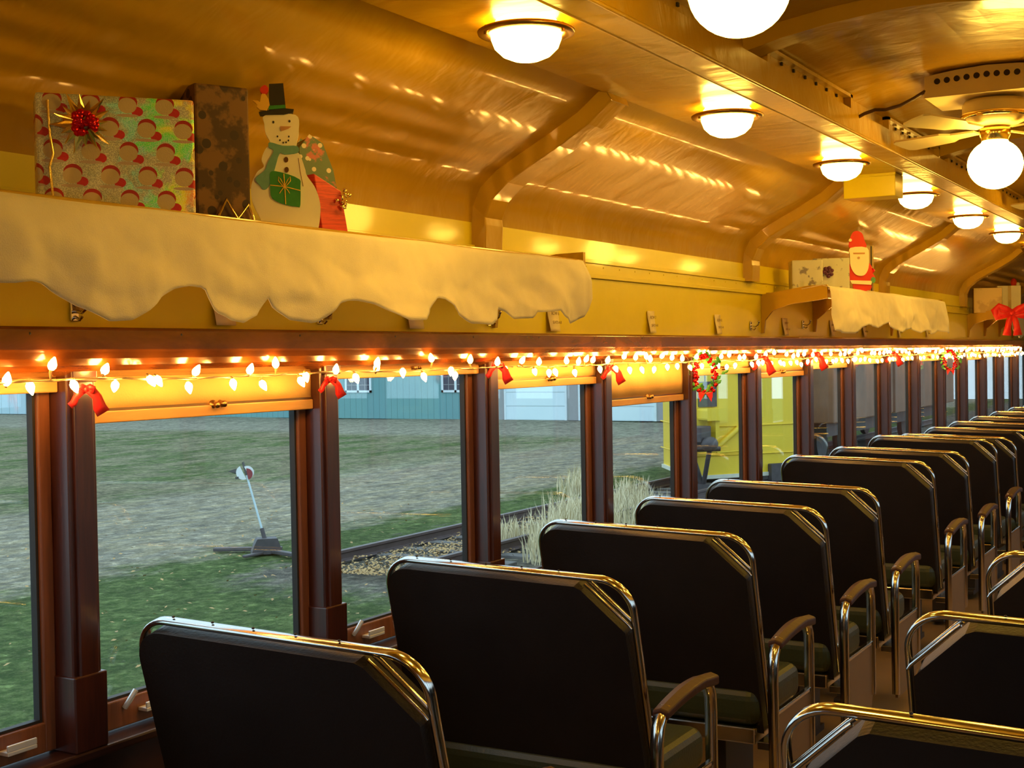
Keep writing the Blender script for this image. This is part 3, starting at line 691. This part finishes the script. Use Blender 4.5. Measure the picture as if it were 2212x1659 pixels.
# bearded figure on the middle rack (zoom units 3.614 per photo pixel)
U0, V0, SS = 930, 690, 3.614 * 349
t = face('bearded_figure', (8.34, 2.215, RZ + .03), 17, 'flat wooden figure in red coat and hat with long cream beard', 'christmas figure')
fl = lambda name, pts, mat, d0, d1, **k: flat(t, name, pts, mat, d0, d1, U0, V0, SS, **k)
fl('coat', curve([(850, 480), (990, 480), (1015, 560), (1038, 600), (1005, 620), (1000, 690), (880, 690), (860, 625), (812, 600), (835, 540)], 3), 'redfelt', -.02, .015)
fl('beard', curve([(850, 360), (975, 362), (990, 440), (985, 520), (960, 570), (920, 580), (880, 560), (850, 500), (846, 420)], 3), 'white', -.030, -.018)
fl('hat', curve([(845, 360), (848, 290), (870, 240), (905, 230), (940, 250), (955, 300), (968, 360)], 3), 'redfelt', -.028, .01)
fl('hat_bobble', disc_((850, 300), 12), 'white', -.035, .01)
fl('belt', [(845, 612), (1012, 622), (1005, 652), (860, 640)], 'white', -.028, -.018)
fl('mitten', disc_((822, 608), 20, 24), 'leaf', -.028, .01); fl('mitten', disc_((1020, 615), 18, 24), 'leaf', -.028, .01)
fl('nose', disc_((912, 440), 9), 'orange', -.036, -.028); fl('moustache', [(870, 398), (960, 400), (958, 412), (872, 410)], 'orange', -.034, -.029)
t = face('gift_box', (7.86, 2.42, RZ), 25, 'pale gift with dark motifs at the near end of the middle rack', 'gift box', 'gifts on the middle rack')
MB().bb(-.09, .09, -.08, .08, 0, .195).build('wrapped_box', 'wrapwhite', t, bevel=.006, loc=(0, 0, 0))
t = face('gift_box', (8.20, 2.365, RZ), 20, 'white gift with round purple bow beside the red bearded figure', 'gift box', 'gifts on the middle rack')
MB().bb(-.11, .11, -.04, .05, 0, .225).build('wrapped_box', 'wrapwhite', t, bevel=.004, loc=(0, 0, 0))
q = MB(); r = random.Random(2)
for i in range(18): a = i * 2.4; q.ell((-.02 + .024 * math.cos(a) * (i % 3) / 2, -.052, .14 + .026 * math.sin(a) * (i % 3) / 2), (.014, .010, .012), 8)
q.build('round_bow', 'purple', t, loc=(0, 0, 0))
t = face('gift_box', (8.80, 2.33, RZ), 17, 'tall cream gift with dark stripes and a red bow behind the red bearded figure', 'gift box', 'gifts on the middle rack')
MB().bb(-.08, .07, -.08, .08, 0, .335).build('wrapped_box', 'wraptan', t, bevel=.004, loc=(0, 0, 0))
for x in (-.03, .02, .055): MB().bb(x - .004, x + .004, -.084, -.078, .004, .33).build('dark_stripe', 'black', t, loc=(0, 0, 0))
q = MB()
for i in range(14): a = i * 2.4; q.ell((.03 + .03 * math.cos(a), -.09, .17 + .03 * math.sin(a)), (.018, .010, .008), 8, rot=Euler((0, a, 0)).to_matrix())
q.build('curly_bow', 'redfoil', t, loc=(0, 0, 0))
t = face('gift_box', (13.7, 2.38, RZ), 14, 'tan gift at the near end of the furthest rack', 'gift box', 'gifts on the furthest rack')
MB().bb(-.16, .10, -.1, .1, 0, .24).build('wrapped_box', 'wraptan', t, bevel=.004, loc=(0, 0, 0))
t = face('gift_box', (14.05, 2.28, RZ), 14, 'pale yellow gift with wide ribbon above the big red bow', 'gift box', 'gifts on the furthest rack')
MB().bb(-.10, .12, -.08, .08, 0, .27).build('wrapped_box', 'white', t, bevel=.004, loc=(0, 0, 0))
MB().bb(-.0, .03, -.085, -.08, 0, .27).build('ribbon', 'wraptan', t, loc=(0, 0, 0))
t = thing('red_figure', (14.25, 2.25, RZ + .27), 'small red round headed figure on top of the furthest gift', 'christmas figure')
q = MB(); q.ell((0, 0, .04), (.045, .03, .045), 12); q.build('head', 'redfelt', t, loc=(0, 0, 0)); MB().ell((.0, -.04, .02), (.03, .02, .025), 10).build('bobble', 'white', t, loc=(0, 0, 0))

# ================================================================ RIBBON BOWS
def bow(name, loc, az, s, label, style=0, group='red ribbon bows tied at the window pillars', mat='red'):
    t = face(name, loc, az, label, 'ribbon bow', group)
    def strip(pts, w0, w1, nm):
        q = MB(); L = len(pts); vs = []
        for i, p in enumerate(pts):
            p = Vector(p) * s; a = Vector(pts[max(0, i - 1)]); b = Vector(pts[min(L - 1, i + 1)]); d = (b - a).normalized(); nn = Vector((-d.z, .15 * math.sin(i * 1.4), d.x)).normalized()
            w_ = (w0 + (w1 - w0) * i / (L - 1)) * s * (1 + .12 * math.sin(i * 2.3))
            vs += [p + nn * w_, p + Vector((0, -.10 * s, 0)) * .2, p - nn * w_]
        q.add(vs, [(i * 3 + j, i * 3 + j + 1, i * 3 + 4 + j, i * 3 + 3 + j) for i in range(L - 1) for j in (0, 1)], 0, True)
        q.build(nm, mat, t, loc=(0, 0, 0), solid=.003)
    for sx in (-1, 1):
        if style == 0:      # two drooping tails
            strip([(0, 0, 0), (.25 * sx, -.08, -.12), (.50 * sx, -.10, -.42), (.62 * sx, -.06, -.82 - .12 * sx), (.80 * sx, -.02, -1.05 - .2 * sx)], .20, .34 if sx > 0 else .16, 'ribbon_tail')
            strip([(0, 0, .02), (.18 * sx, -.18, .10), (.34 * sx, -.22, .02), (.30 * sx, -.12, -.10), (.05 * sx, -.05, -.06)], .14, .17, 'ribbon_loop')
        else:
            strip([(0, 0, 0), (.35 * sx, -.15, .22), (.75 * sx, -.20, .42), (1.0 * sx, -.12, .15), (.85 * sx, -.05, -.25), (.4 * sx, 0, -.12), (0, 0, 0)], .16, .24, 'ribbon_loop')
            strip([(.05 * sx, -.02, -.1), (.18 * sx, -.06, -.5), (.26 * sx, -.05, -.9), (.30 * sx, -.02, -1.35)], .12, .24, 'ribbon_tail')
            strip([(0, -.02, 0), (.4 * sx, -.08, .12), (.75 * sx, -.1, .16), (.86 * sx, -.08, .0), (.6 * sx, -.06, -.1), (.0, -.02, 0)], .20, .26, 'ribbon_loop')
    MB().ell((0, -.05 * s, -.02 * s), (.14 * s, .12 * s, .14 * s), 10).build('knot', mat, t, loc=(0, 0, 0)); return t
bow('ribbon_bow', (2.295, 2.47, -.060), 52, .048, 'red ribbon bow on the first window pillar with spread pointed tails')
bow('ribbon_bow', (3.255, 2.47, -.060), 40, .043, 'red ribbon bow on the second window pillar, beside the lowered near shade')
bow('ribbon_bow', (4.27, 2.475, -.030), 34, .052, 'red ribbon bow on the third window pillar, left of a glittery string light loop')
bow('ribbon_bow', (5.25, 2.475, -.055), 30, .055, 'small red ribbon bow on the fourth window pillar')
bow('ribbon_bow', (7.22, 2.475, -.035), 26, .07, 'red ribbon bow half hidden among the lights beyond the beaded wreath')
bow('ribbon_bow', (8.22, 2.475, -.02), 24, .075, 'red ribbon bow on the pillar two past the beaded wreath')
bow('ribbon_bow', (10.2, 2.475, -.03), 22, .07, 'tiny red ribbon bow four pillars past the beaded wreath')
bow('velvet_bow', (13.45, 2.14, .335), 14, .16, 'big dark red velvet bow hanging from the furthest luggage rack', 1, None)

# wreaths / beaded garlands
def wreath(loc, az, s, label):
    t = face('beaded_garland', loc, az, label, 'garland', 'beaded garlands hanging at the window pillars'); r = random.Random(int(s * 1000))
    q = MB()
    for i in range(150):
        a = i / 150 * 6.283; rr = .0; q.ell((s * (.42 * math.sin(a) + r.uniform(-.13, .13)), s * r.uniform(-.14, .08), s * (.78 * math.cos(a) + r.uniform(-.07, .07))), s * r.uniform(.055, .085), 8)
    q.build('red_beads', 'redfoil', t, loc=(0, 0, 0))
    q = MB()
    for i in range(26):
        a = i / 26 * 6.283 + r.uniform(-.2, .2); o = r.uniform(.35, .85); c0 = Vector((s * o * math.sin(a), -s * .12, s * (.86 if o > .5 else .6) * math.cos(a)))
        rot = Euler((r.uniform(-.5, .5), r.uniform(-1.5, 1.5), r.uniform(-.5, .5))).to_matrix()
        w_, l_ = .09 * s, .20 * s
        pts = [(0, -l_), (w_ * .9, -l_ * .45), (w_ * .55, -l_ * .1), (w_ * .95, l_ * .3), (0, l_), (-w_ * .95, l_ * .3), (-w_ * .55, -l_ * .1), (-w_ * .9, -l_ * .45)]
        q.add([c0 + rot @ Vector((u, 0, v)) for u, v in pts] + [c0 + rot @ Vector((0, -.02 * s, 0))], [(k_, (k_ + 1) % 8, 8) for k_ in range(8)], 0, False)
    q.build('holly_leaves', 'leaf', t, loc=(0, 0, 0), solid=.001)
    q = MB()
    for sx in (-1, 1):
        for dz, ln in ((-.10, .30), (-.28, .26)):
            p0 = Vector((0, -.15 * s, s * -.78)); q.add([p0, p0 + Vector((sx * ln * s, -.02 * s, (dz + .14) * s)), p0 + Vector((sx * ln * .95 * s, -.03 * s, (dz - .12) * s)), p0 + Vector((sx * .05 * s, -.06 * s, -.05 * s))], [(0, 1, 3), (1, 2, 3), (0, 3, 2)], 0, False)
    q.build('poinsettia', 'red', t, loc=(0, 0, 0), solid=.002); return t
wreath((6.29, 2.455, -.105), 28, .118, 'red beaded garland with green holly leaves hanging from the wood rail')
wreath((12.15, 2.455, -.10), 22, .11, 'small beaded garland with green leaves far along the windows')

# ================================================================ STRING LIGHTS
def sag(x):
    k = (x - POST0) / PITCH; f = k - math.floor(k)
    return -.034 - .010 * math.sin(math.pi * f) + .002 * math.sin(x * 7)
near = [(2.126, -.050), (2.181, -.003), (2.252, -.050), (2.351, -.017), (2.380, -.054), (2.490, -.043), (2.52, -.044), (2.635, -.064), (2.664, -.026), (2.80, -.060), (2.877, -.026), (2.93, -.066), (2.989, -.010), (3.09, -.060), (3.115, -.047), (3.267, -.033), (3.363, -.056), (3.473, -.015), (3.485, -.03), (3.627, -.044), (3.736, -.060), (3.794, -.003), (3.925, -.044), (3.954, -.061), (4.065, -.011), (4.227, -.021), (4.294, -.047)]
def string(xa, xb, label, pts=None):
    t = thing('string_lights', (xa, 2.462, 0), label, 'string lights', 'strings of lit mini lights under the wood rail'); r = random.Random(int(xa * 10))
    q = MB(); pts2 = [(x - xa, .004 * math.sin(x * 23), sag(x)) for x in [xa + (xb - xa) * i / int((xb - xa) / .03) for i in range(int((xb - xa) / .03) + 1)]]
    q.tube(pts2, .0024, 6); q.tube([(a, b + .004 * math.sin(a * 40), c + .003 * math.cos(a * 40)) for a, b, c in pts2], .0018, 5)
    if not pts:
        pts = []; x = xa + .04; up_ = 1
        while x < xb: pts.append((x, sag(x) + up_ * r.uniform(.014, .032))); up_ = -up_ if r.random() < .8 else up_; x += r.uniform(.05, .088)
    else:
        pts = list(pts); x = pts[0][0] - .07
        while x > xa: pts.append((x, sag(x) + r.uniform(-.03, .03))); x -= .08
    sk = MB(); proto = None
    for x, z in pts:
        zw = sag(x); up_ = 1 if z > zw else -1; y = r.uniform(-.012, .008)
        d = Vector((r.uniform(-.7, .7), r.uniform(-.4, .1), up_)).normalized(); zc = Vector((x - xa, y, z))
        rot = d.to_track_quat('Z', 'Y').to_matrix()
        b0 = zc - d * .012; q.tube([(x - xa, 0, zw), b0 - d * .004, b0], [.0022, .004, .0045], 6)
        b = MB(); b.lathe([(.0050, -.011), (.0098, -.004), (.0102, .003), (.0062, .013), (.0020, .020), (0, .021)], zc, 8, rot=rot); b.build('bulb', 'bulb', t, loc=(0, 0, 0))
    q.build('wire', 'wire', t, loc=(0, 0, 0)); return t
string(1.0, 4.36, 'nearest string of warm mini lights, over the first three windows', near)
string(4.40, 8.2, 'string of warm mini lights running past the beaded garland')
string(8.25, 12.2, 'dense looking string of warm mini lights above the middle windows')
string(12.25, 16.15, 'furthest string of warm mini lights, merging into a bright band')

# ================================================================ TAGS AND HOOKS
def text(body, size, mat, parent, loc, rot):
    cu = bpy.data.curves.new('printing', 'FONT'); cu.body = body; cu.size = size; cu.align_x = 'CENTER'; cu.extrude = .0003
    tmp = bpy.data.objects.new('tmp', cu); C.objects.link(tmp); dg = bpy.context.evaluated_depsgraph_get(); me = bpy.data.meshes.new_from_object(tmp.evaluated_get(dg))
    bpy.data.objects.remove(tmp); o = bpy.data.objects.new('printing', me); me.materials.clear(); me.materials.append(M[mat]); C.objects.link(o)
    o.parent = parent; o.location = loc; o.rotation_euler = rot; return o
cwhere = ['half hidden under the near drape', 'framed by the scallop before the ripped notch', 'at the right end of the near drape', 'alone on the bare wall', 'thin and before the middle rack', 'under the near end of the middle rack', 'under the middle rack, second', 'under the middle rack, third', 'below the far end of the middle rack', 'between the middle and furthest racks']
for i, (x, nr, wd) in enumerate([(2.90, '4', .09), (3.87, '5', .10), (4.90, '6', .10), (5.905, '7', .085), (6.79, '8', .09), (7.93, '9', .10), (8.93, '10', .09), (9.75, '11', .09), (10.8, '12', .08), (11.8, '13', .08)]):
    t = thing('row_card', (x, 2.578, .153), 'curled white card reading ROW %s, %s' % (nr, cwhere[i]), 'row card', 'row number cards above the wood rail')
    q = MB(); vs = []; n = 8; hh = .052
    for j in range(n + 1):
        z = hh - 2 * hh * j / n; y = -.004 - .016 * (1 - math.cos((j / n - .1) * 3.0)) * .5
        vs += [(-wd / 2, y, z), (wd / 2, y * .6, z)]
    q.add(vs, [(2 * j, 2 * j + 1, 2 * j + 3, 2 * j + 2) for j in range(n)], 0, True); q.build('card', 'paper', t, loc=(0, 0, 0), solid=.0012)
    rt = (R_(90), 0, 0); 
    text('ROW ' + nr, .021, 'ink', t, (0, -.016, .014), rt); text('SEATS A-B', .017, 'ink', t, (0, -.024, -.022), rt)
for i, (x, z, lab) in enumerate([(2.36, .13, 'small metal coat hook peeking below the first scallop of the drape'), (3.345, .135, 'small metal coat hook under the white drape near its middle notch'), (4.385, .143, 'metal coat hook below the ripped notch of the drape'), (7.32, .15, 'metal hook on the wall by the middle rack'), (8.3, .17, 'metal hook below the middle rack, behind the drape'), (5.37, .14, 'metal hook beside the ROW 6 card')][:5]):
    t = thing('coat_hook', (x, 2.578, z), lab, 'coat hook', 'coat hooks along the wall')
    MB().bb(-.014, .014, -.006, 0, -.026, .026).build('back_plate', 'chrome', t, bevel=.003, loc=(0, 0, 0))
    q = MB(); q.tube([(0, -.006, .0), (0, -.03, -.004), (0, -.045, .006), (0, -.05, .022)], .0045, 8); q.ell((0, -.05, .024), .007, 8); q.tube([(0, -.006, -.014), (0, -.022, -.022), (0, -.030, -.014)], .004, 8)
    q.build('hook_arm', 'chrome', t, loc=(0, 0, 0)); MB().lathe([(.0045, -.008), (.0045, -.0055)], (0, 0, .016), 8, axis='y').build('screw', 'hole', t, loc=(0, 0, 0))

# ================================================================ OUTSIDE
G = -2.5
p = MB(); nx, ny = 60, 60; vs = []
for i in range(nx + 1):
    for j in range(ny + 1):
        x = -8 + 78 * i / nx; y = 2.74 + 97 * j / ny
        vs.append((x, y, G + .05 * noise.noise(Vector((x * .12, y * .15, 0))) - .02))
p.add(vs, [(i * (ny + 1) + j, (i + 1) * (ny + 1) + j, (i + 1) * (ny + 1) + j + 1, i * (ny + 1) + j + 1) for i in range(nx) for j in range(ny)], 0, True)
g = p.build('ground', 'ground'); g.location = (0, 0, H); struct(g)
g2 = struct(MB().bb(-8, 70, -60, mir(2.74), G - .1, G - .02).build('ground', 'ground'))
# track
t = thing('railway_track', (13.2, 9.29, G), 'rusty railway track half sunk in gravel beside the carriage', 'railway track')
for y in (-.72, .72):
    q = MB(); q.prism([(-.065, 0), (.065, 0), (.065, .012), (.010, .03), (.010, .10), (.036, .11), (.036, .145), (-.036, .145), (-.036, .11), (-.010, .10), (-.010, .03), (-.065, .012)], lambda u, v, w_: (w_, y + u, v), 0, 35)
    q.build('rail', 'rail', t, bevel=.004, loc=(0, 0, 0))
r = random.Random(4)
for i in range(42):
    x = .9 + i * .6; q = MB(); q.bb(x - .11, x + .11, -1.25 + r.uniform(-.06, .06), 1.25 + r.uniform(-.06, .06), -.12, .006 + r.uniform(-.012, .008)); q.build('sleeper', 'tie', t, bevel=.01, loc=(0, 0, 0))
# switch stand
t = thing('switch_stand', (13.54, 11.37, G), 'pale leaning railway switch stand with red and white target', 'switch stand')
q = MB(); q.prism([(-.20, 0), (.20, 0), (.17, .12), (.14, .20), (-.12, .20), (-.16, .12)], lambda u, v, w_: (u * .7 + w_, u * -.7 + w_, v), -.08, .08); q.bb(-.45, -.1, -.05, .02, 0, .035); q.box((.05, .35, .03), (.10, .9, .05), 0, Matrix.Rotation(.5, 3, 'Z')); q.box((-.1, -.45, .03), (.09, .9, .05), 0, Matrix.Rotation(-.3, 3, 'Z'))
q.build('base', 'steel', t, bevel=.01, loc=(0, 0, 0))
top = Vector((-.02, .33, 1.14)); b0 = Vector((0, .015, .17)); ax = (top - b0).normalized()
q = MB(); q.tube([b0, b0 + ax * .16], .028, 10); q.build('socket', 'steel', t, loc=(0, 0, 0))
q = MB(); q.tube([b0 + ax * .14, top - ax * .10], .014, 10); q.build('mast', 'mast', t, loc=(0, 0, 0))
q = MB(); q.tube([top - ax * .14, top + ax * .04], .017, 8); q.add([top + Vector((-.2, .1, -.07)), top + Vector((-.05, .03, -.13)), top + Vector((-.08, .06, -.04)), top + Vector((-.06, .04, -.10))], [(0, 1, 2), (0, 3, 1)], 0); q.box(tuple(top - ax * .17 + Vector((-.07, .09, 0))), (.10, .02, .03)); q.build('tip', 'steel', t, loc=(0, 0, 0))
cc = top - ax * .10; vd = Vector((-.77, -.64, 0)).normalized(); rgt = Vector((.64, -.77, 0)); 
def dsk(cen, rad, a0, a1, off): 
    pts = [cen + vd * off + (rgt * math.cos(R_(a0 + (a1 - a0) * i / 20)) + Vector((0, 0, 1)) * math.sin(R_(a0 + (a1 - a0) * i / 20))) * rad for i in range(21)]
    q = MB(); n_ = len(pts); q.add(pts + [p_ - vd * .008 for p_ in pts], [list(range(n_)), list(range(n_, 2 * n_))[::-1]] + [(i, n_ + i, n_ + (i + 1) % n_, (i + 1) % n_) for i in range(n_)]); return q
dsk(cc - rgt * .03, .095, 118, 292, .02).build('target_white', 'disc', t, loc=(0, 0, 0))
dsk(cc + rgt * .02, .085, -60, 118, .03).build('target_white', 'disc', t, loc=(0, 0, 0))
dsk(cc + rgt * .012 - Vector((0, 0, .02)), .075, -75, 95, .045).build('target_red', 'discr', t, loc=(0, 0, 0))
# shed, garage, pale building
def shed_window(t, y, z0, z1, w_, parts=('window',)):
    f = MB(); x = -.05
    f.bb(x, 0, y, y + w_, z0, z0 + .09); f.bb(x, 0, y, y + w_, z1 - .09, z1); f.bb(x, 0, y, y + .09, z0, z1); f.bb(x, 0, y + w_ - .09, y + w_, z0, z1); f.bb(x, 0, y + w_ / 2 - .05, y + w_ / 2 + .05, z0, z1)
    o = f.build('window', 'wframe', t, loc=(0, 0, 0)); g_ = MB(); g_.bb(-.02, -.012, y + .05, y + w_ - .05, z0 + .05, z1 - .05); g_.build('pane', 'wdark', o, loc=(0, 0, 0))
    m_ = MB()
    for k_ in range(1, 4): m_.bb(-.03, -.02, y + .08, y + w_ - .08, z0 + (z1 - z0) * k_ / 4 - .01, z0 + (z1 - z0) * k_ / 4 + .01)
    for k_ in (1, 3): m_.bb(-.03, -.02, y + w_ * k_ / 4 - .01, y + w_ * k_ / 4 + .01, z0 + .08, z1 - .08)
    m_.build('muntins', 'garage', o, loc=(0, 0, 0))
t = thing('shed', (46, 27.0, G), 'long teal metal shed with two small white framed windows beyond the field', 'building')
MB().bb(0, 9, 0, 24, 0, 4.2).build('wall', 'shed', t, loc=(0, 0, 0)); MB().prism([(-.5, 4.1), (4.5, 5.8), (9.5, 4.1), (9.5, 4.2), (4.5, 5.95), (-.5, 4.2)], lambda u, v, w_: (u, w_, v), 0, 24.3).build('roof', 'garage', t, loc=(0, 0, 0))
for y in (5.78, .95): shed_window(t, y, 1.09, 2.35, 1.35)
t = thing('garage', (46, 13.0, G), 'grey garage with white roller doors to the right of the teal shed', 'building')
MB().bb(0, 9, 0, 13.95, 0, 4.2).build('wall', 'garage', t, loc=(0, 0, 0)); MB().prism([(-.5, 4.3), (4.5, 5.8), (9.5, 4.3), (9.5, 4.4), (4.5, 5.95), (-.5, 4.4)], lambda u, v, w_: (u, w_, v), -.2, 13.94).build('roof', 'garage', t, loc=(0, 0, 0))
for y0, y1 in ((10.68, 13.29), (6.95, 10.02), (3.2, 6.2)):
    o = MB().bb(-.03, 0, y0, y1, .0, 3.1).build('garage_door', 'gdoor', t, loc=(0, 0, 0)); f = MB(); f.bb(-.06, 0, y0 - .08, y0, 0, 3.2); f.bb(-.06, 0, y1, y1 + .08, 0, 3.2); f.bb(-.06, 0, y0 - .08, y1 + .08, 3.1, 3.2); f.build('door_trim', 'wframe', o, loc=(0, 0, 0))
t = thing('pale_building', (47, 52.5, G), 'pale blue building at the far left beyond the lawn', 'building')
MB().bb(0, 8, 0, 26, 0, 5).build('wall', 'shedpale', t, loc=(0, 0, 0)); MB().bb(-.3, 8.3, -.3, 26.3, 5, 5.2).build('roof', 'garage', t, loc=(0, 0, 0))
# yellow plough-nosed rail car
t = thing('rail_snowplough', (22.8, 9.15, G), 'yellow wedge nosed rail snow plough standing on the track outside', 'rail vehicle')
plan = [(0, 0), (1.75, -1.30), (2.9, -1.32), (3.3, 1.6), (2.4, 1.6)]
q = MB(); q.prism(plan, lambda u, v, w_: (u, v, w_), .26, 3.7); q.build('body', 'locoy', t, bevel=.02, loc=(0, 0, 0))
q = MB(); q.prism([(-.02, 0), (1.74, -1.33), (1.80, -1.30), (.06, .0), (2.4, 1.57), (2.36, 1.63)], lambda u, v, w_: (u, v, w_), .20, .27); q.build('plough_lip', 'locow', t, loc=(0, 0, 0))
for z in (.62, 1.15): q = MB(); q.tube([(2.3, 1.61, z), (-.01, .0, z), (1.75, -1.32, z), (2.3, -1.36, z)], .012, 6); q.build('weld_seam', 'locoy', t, loc=(0, 0, 0))
e1 = Vector((1.75, -1.30, 0)).normalized(); nn_ = Vector((e1.y, -e1.x, 0)); nn_ = nn_ if nn_.x < 0 else -nn_
def onface(name, mat, a, b, z0, z1, dep, bev=.0, side=1):
    q = MB(); fn = lambda u, v, w_: (e1 * u + nn_ * w_ + Vector((0, 0, v))); q.prism([(a, z0), (b, z0), (b, z1), (a, z1)], fn, 0, dep); return q.build(name, mat, t, bevel=bev, loc=(0, 0, 0))
onface('opening_cover', 'steel', .12, .50, 1.52, 1.98, .04, .02); onface('coupler_hood', 'locoy', .10, .52, 1.28, 1.50, .35, .04); onface('hood_bracket', 'locoy', .30, .38, .95, 1.28, .30, .02)
q = MB(); q.box((-.35, .05, 1.05), (.5, .34, .28)); q.ell((-.45, -.22, .88), (.20, .15, .14), 14); q.box((-.15, .0, .86), (.7, .22, .16)); q.tube([(-.1, -.28, .78), (-.5, .25, .78)], .05, 8); q.build('coupler', 'steel', t, bevel=.02, loc=(.10, -.24, 0))
q = MB(); q.tube([(-.45, -.22, .80), (-.12, .05, .06)], .045, 8); q.tube([(-.35, .20, .80), (-.12, .05, .06)], .055, 8); q.tube([(-.28, .34, .9), (-.12, .05, .06)], .02, 8); q.bb(-.22, .1, -.2, .12, 0, .14); q.build('coupler_legs', 'steel', t, loc=(.10, -.24, 0))
q = MB(); q.tube([(-.02, .02, 1.98), (-.03, .02, 2.3)], .012, 6); q.tube([(.08, -.10, 1.98), (.06, -.12, 2.3)], .012, 6); q.build('air_hose', 'steel', t, loc=(.10, -.24, 0))
q = MB(); q.tube([(.35, -.30, .75), (.75, -.62, 1.12), (.95, -.8, 1.14)], .05, 8); q.tube([(.32, -.34, .68), (1.0, -.82, .70)], .015, 6); q.build('cut_lever', 'locoy', t, loc=(0, 0, 0))
q = MB(); c0 = e1 * .95 + nn_ * .03 + Vector((0, 0, 2.22)); q.ell(c0, (.08, .10, .12), 14); q.build('marker_lamp', 'locow', t, loc=(0, 0, 0)); q = MB(); q.ell(c0 + nn_ * .02 + Vector((0, 0, .07)), (.10, .12, .09), 14); q.build('lamp_hood', 'steel', t, loc=(0, 0, 0))
q = MB()
for x in (2.55,): 
    for y in (-.72, .72): q.lathe([(.40, -.06), (.40, .06)], (x, y, .545), 24, axis='y')
q.bb(1.2, 3.4, -.9, .9, .35, .7); q.tube([(3.2, 0, .9), (4.4, 0, .9)], .07, 8); q.build('underframe', 'steel', t, loc=(0, 0, 0))
onface('notch_step', 'steel', 1.62, 2.05, .1, .42, .12, .02)
t = thing('boxcar', (27.3, 9.29, G), 'brown freight car standing behind the yellow plough', 'rail vehicle')
MB().bb(0, 12, -1.45, 1.45, 1.0, 3.9).build('body', 'boxcar', t, bevel=.03, loc=(0, 0, 0))
q = MB()
for x in (1.4, 3, 9, 10.6):
    for y in (-.72, .72): q.lathe([(.42, -.06), (.42, .06)], (x, y, .565), 20, axis='y')
q.bb(.3, 11.7, -1.2, 1.2, .7, 1.0); q.build('underframe', 'steel', t, loc=(0, 0, 0))
q = MB(); q.bb(5, 7.2, -1.5, -1.45, 1.0, 3.6); q.build('door', 'boxcar', t, loc=(0, 0, 0), bevel=.01)
# dry grass tufts
M['dry'] = simple('bleached_dry_grass', (.74, .64, .42), .8, vs=3, var=.3)
M['leaves'] = simple('fallen_leaf', (.46, .29, .12), .8, vs=2, var=.5)
spots = [(15.3, 8.05, .62), (16.2, 8.3, .7), (17.2, 8.7, .6), (18.0, 9.0, .55), (14.4, 7.6, .55), (19.4, 9.1, .45), (16.6, 7.8, .6), (15.6, 8.9, .4), (20.6, 9.4, .5), (22.4, 11.0, .5), (23.4, 11.6, .45), (21.6, 10.9, .4), (18.6, 8.2, .5)]
wh = ['tall pale tuft between the rails, behind the third seat', 'palest tuft leaning over the far rail', 'wispy tuft near the rail crossing the fourth window', 'tuft just above the fourth seat top', 'wide low tuft close to the carriage', 'short tuft further up the track', 'dense tuft on the near rail', 'short tuft with fallen leaves around it', 'tuft in front of the yellow plough', 'greenish tuft beyond the track by the gravel path', 'furthest tuft beside the gravel path', 'small tuft beside the far rail', 'low tuft hidden partly by a window pillar']
for i, (x, y, hgt) in enumerate(spots):
    q = MB(); r = random.Random(i)
    for b in range(230):
        a = r.random() * 6.28; rad = r.random() ** .7 * .38; bx, by = rad * math.cos(a), rad * math.sin(a); ln = hgt * r.uniform(.35, 1); le = r.uniform(.1, .5); aa = r.random() * 6.28; w_ = r.uniform(.004, .010)
        dx, dy = math.cos(aa) * le * ln, math.sin(aa) * le * ln; wx, wy = -math.sin(aa) * w_, math.cos(aa) * w_
        q.add([(bx - wx, by - wy, 0), (bx + wx, by + wy, 0), (bx + dx * .4 + wx, by + dy * .4 + wy, ln * .6), (bx + dx * .4 - wx, by + dy * .4 - wy, ln * .6), (bx + dx, by + dy, ln)], [(0, 1, 2, 3), (3, 2, 4)])
    tag(q.build('dry_grass_tuft', 'dry', loc=(x, y, G)), 'bleached dry grass, ' + wh[i], 'grass tuft', 'dry grass tufts along the track')
q = MB(); r = random.Random(12)
for i in range(5200):
    if r.random() < .86: x, y = 12.5 + r.random() ** 1.3 * 9, 9.2 + r.gauss(0, .42)
    else: x, y = 7 + r.random() * 12, 6 + r.random() * 9
    s_ = r.uniform(.014, .034); rt = Euler((r.uniform(-.5, .5), r.uniform(-.5, .5), r.random() * 6)).to_matrix()
    q.add([Vector((x, y, G + .03 + .02 * noise.noise(Vector((x, y, 0))))) + rt @ Vector(v_) * s_ for v_ in ((-1, 0, 0), (0, -.6, .1), (1, 0, 0), (0, .6, .1))], [(0, 1, 2, 3)])
tag(q.build('fallen_leaves', 'leaves'), 'yellow brown fallen leaves scattered over the track and lawn', 'leaves', kind='stuff')
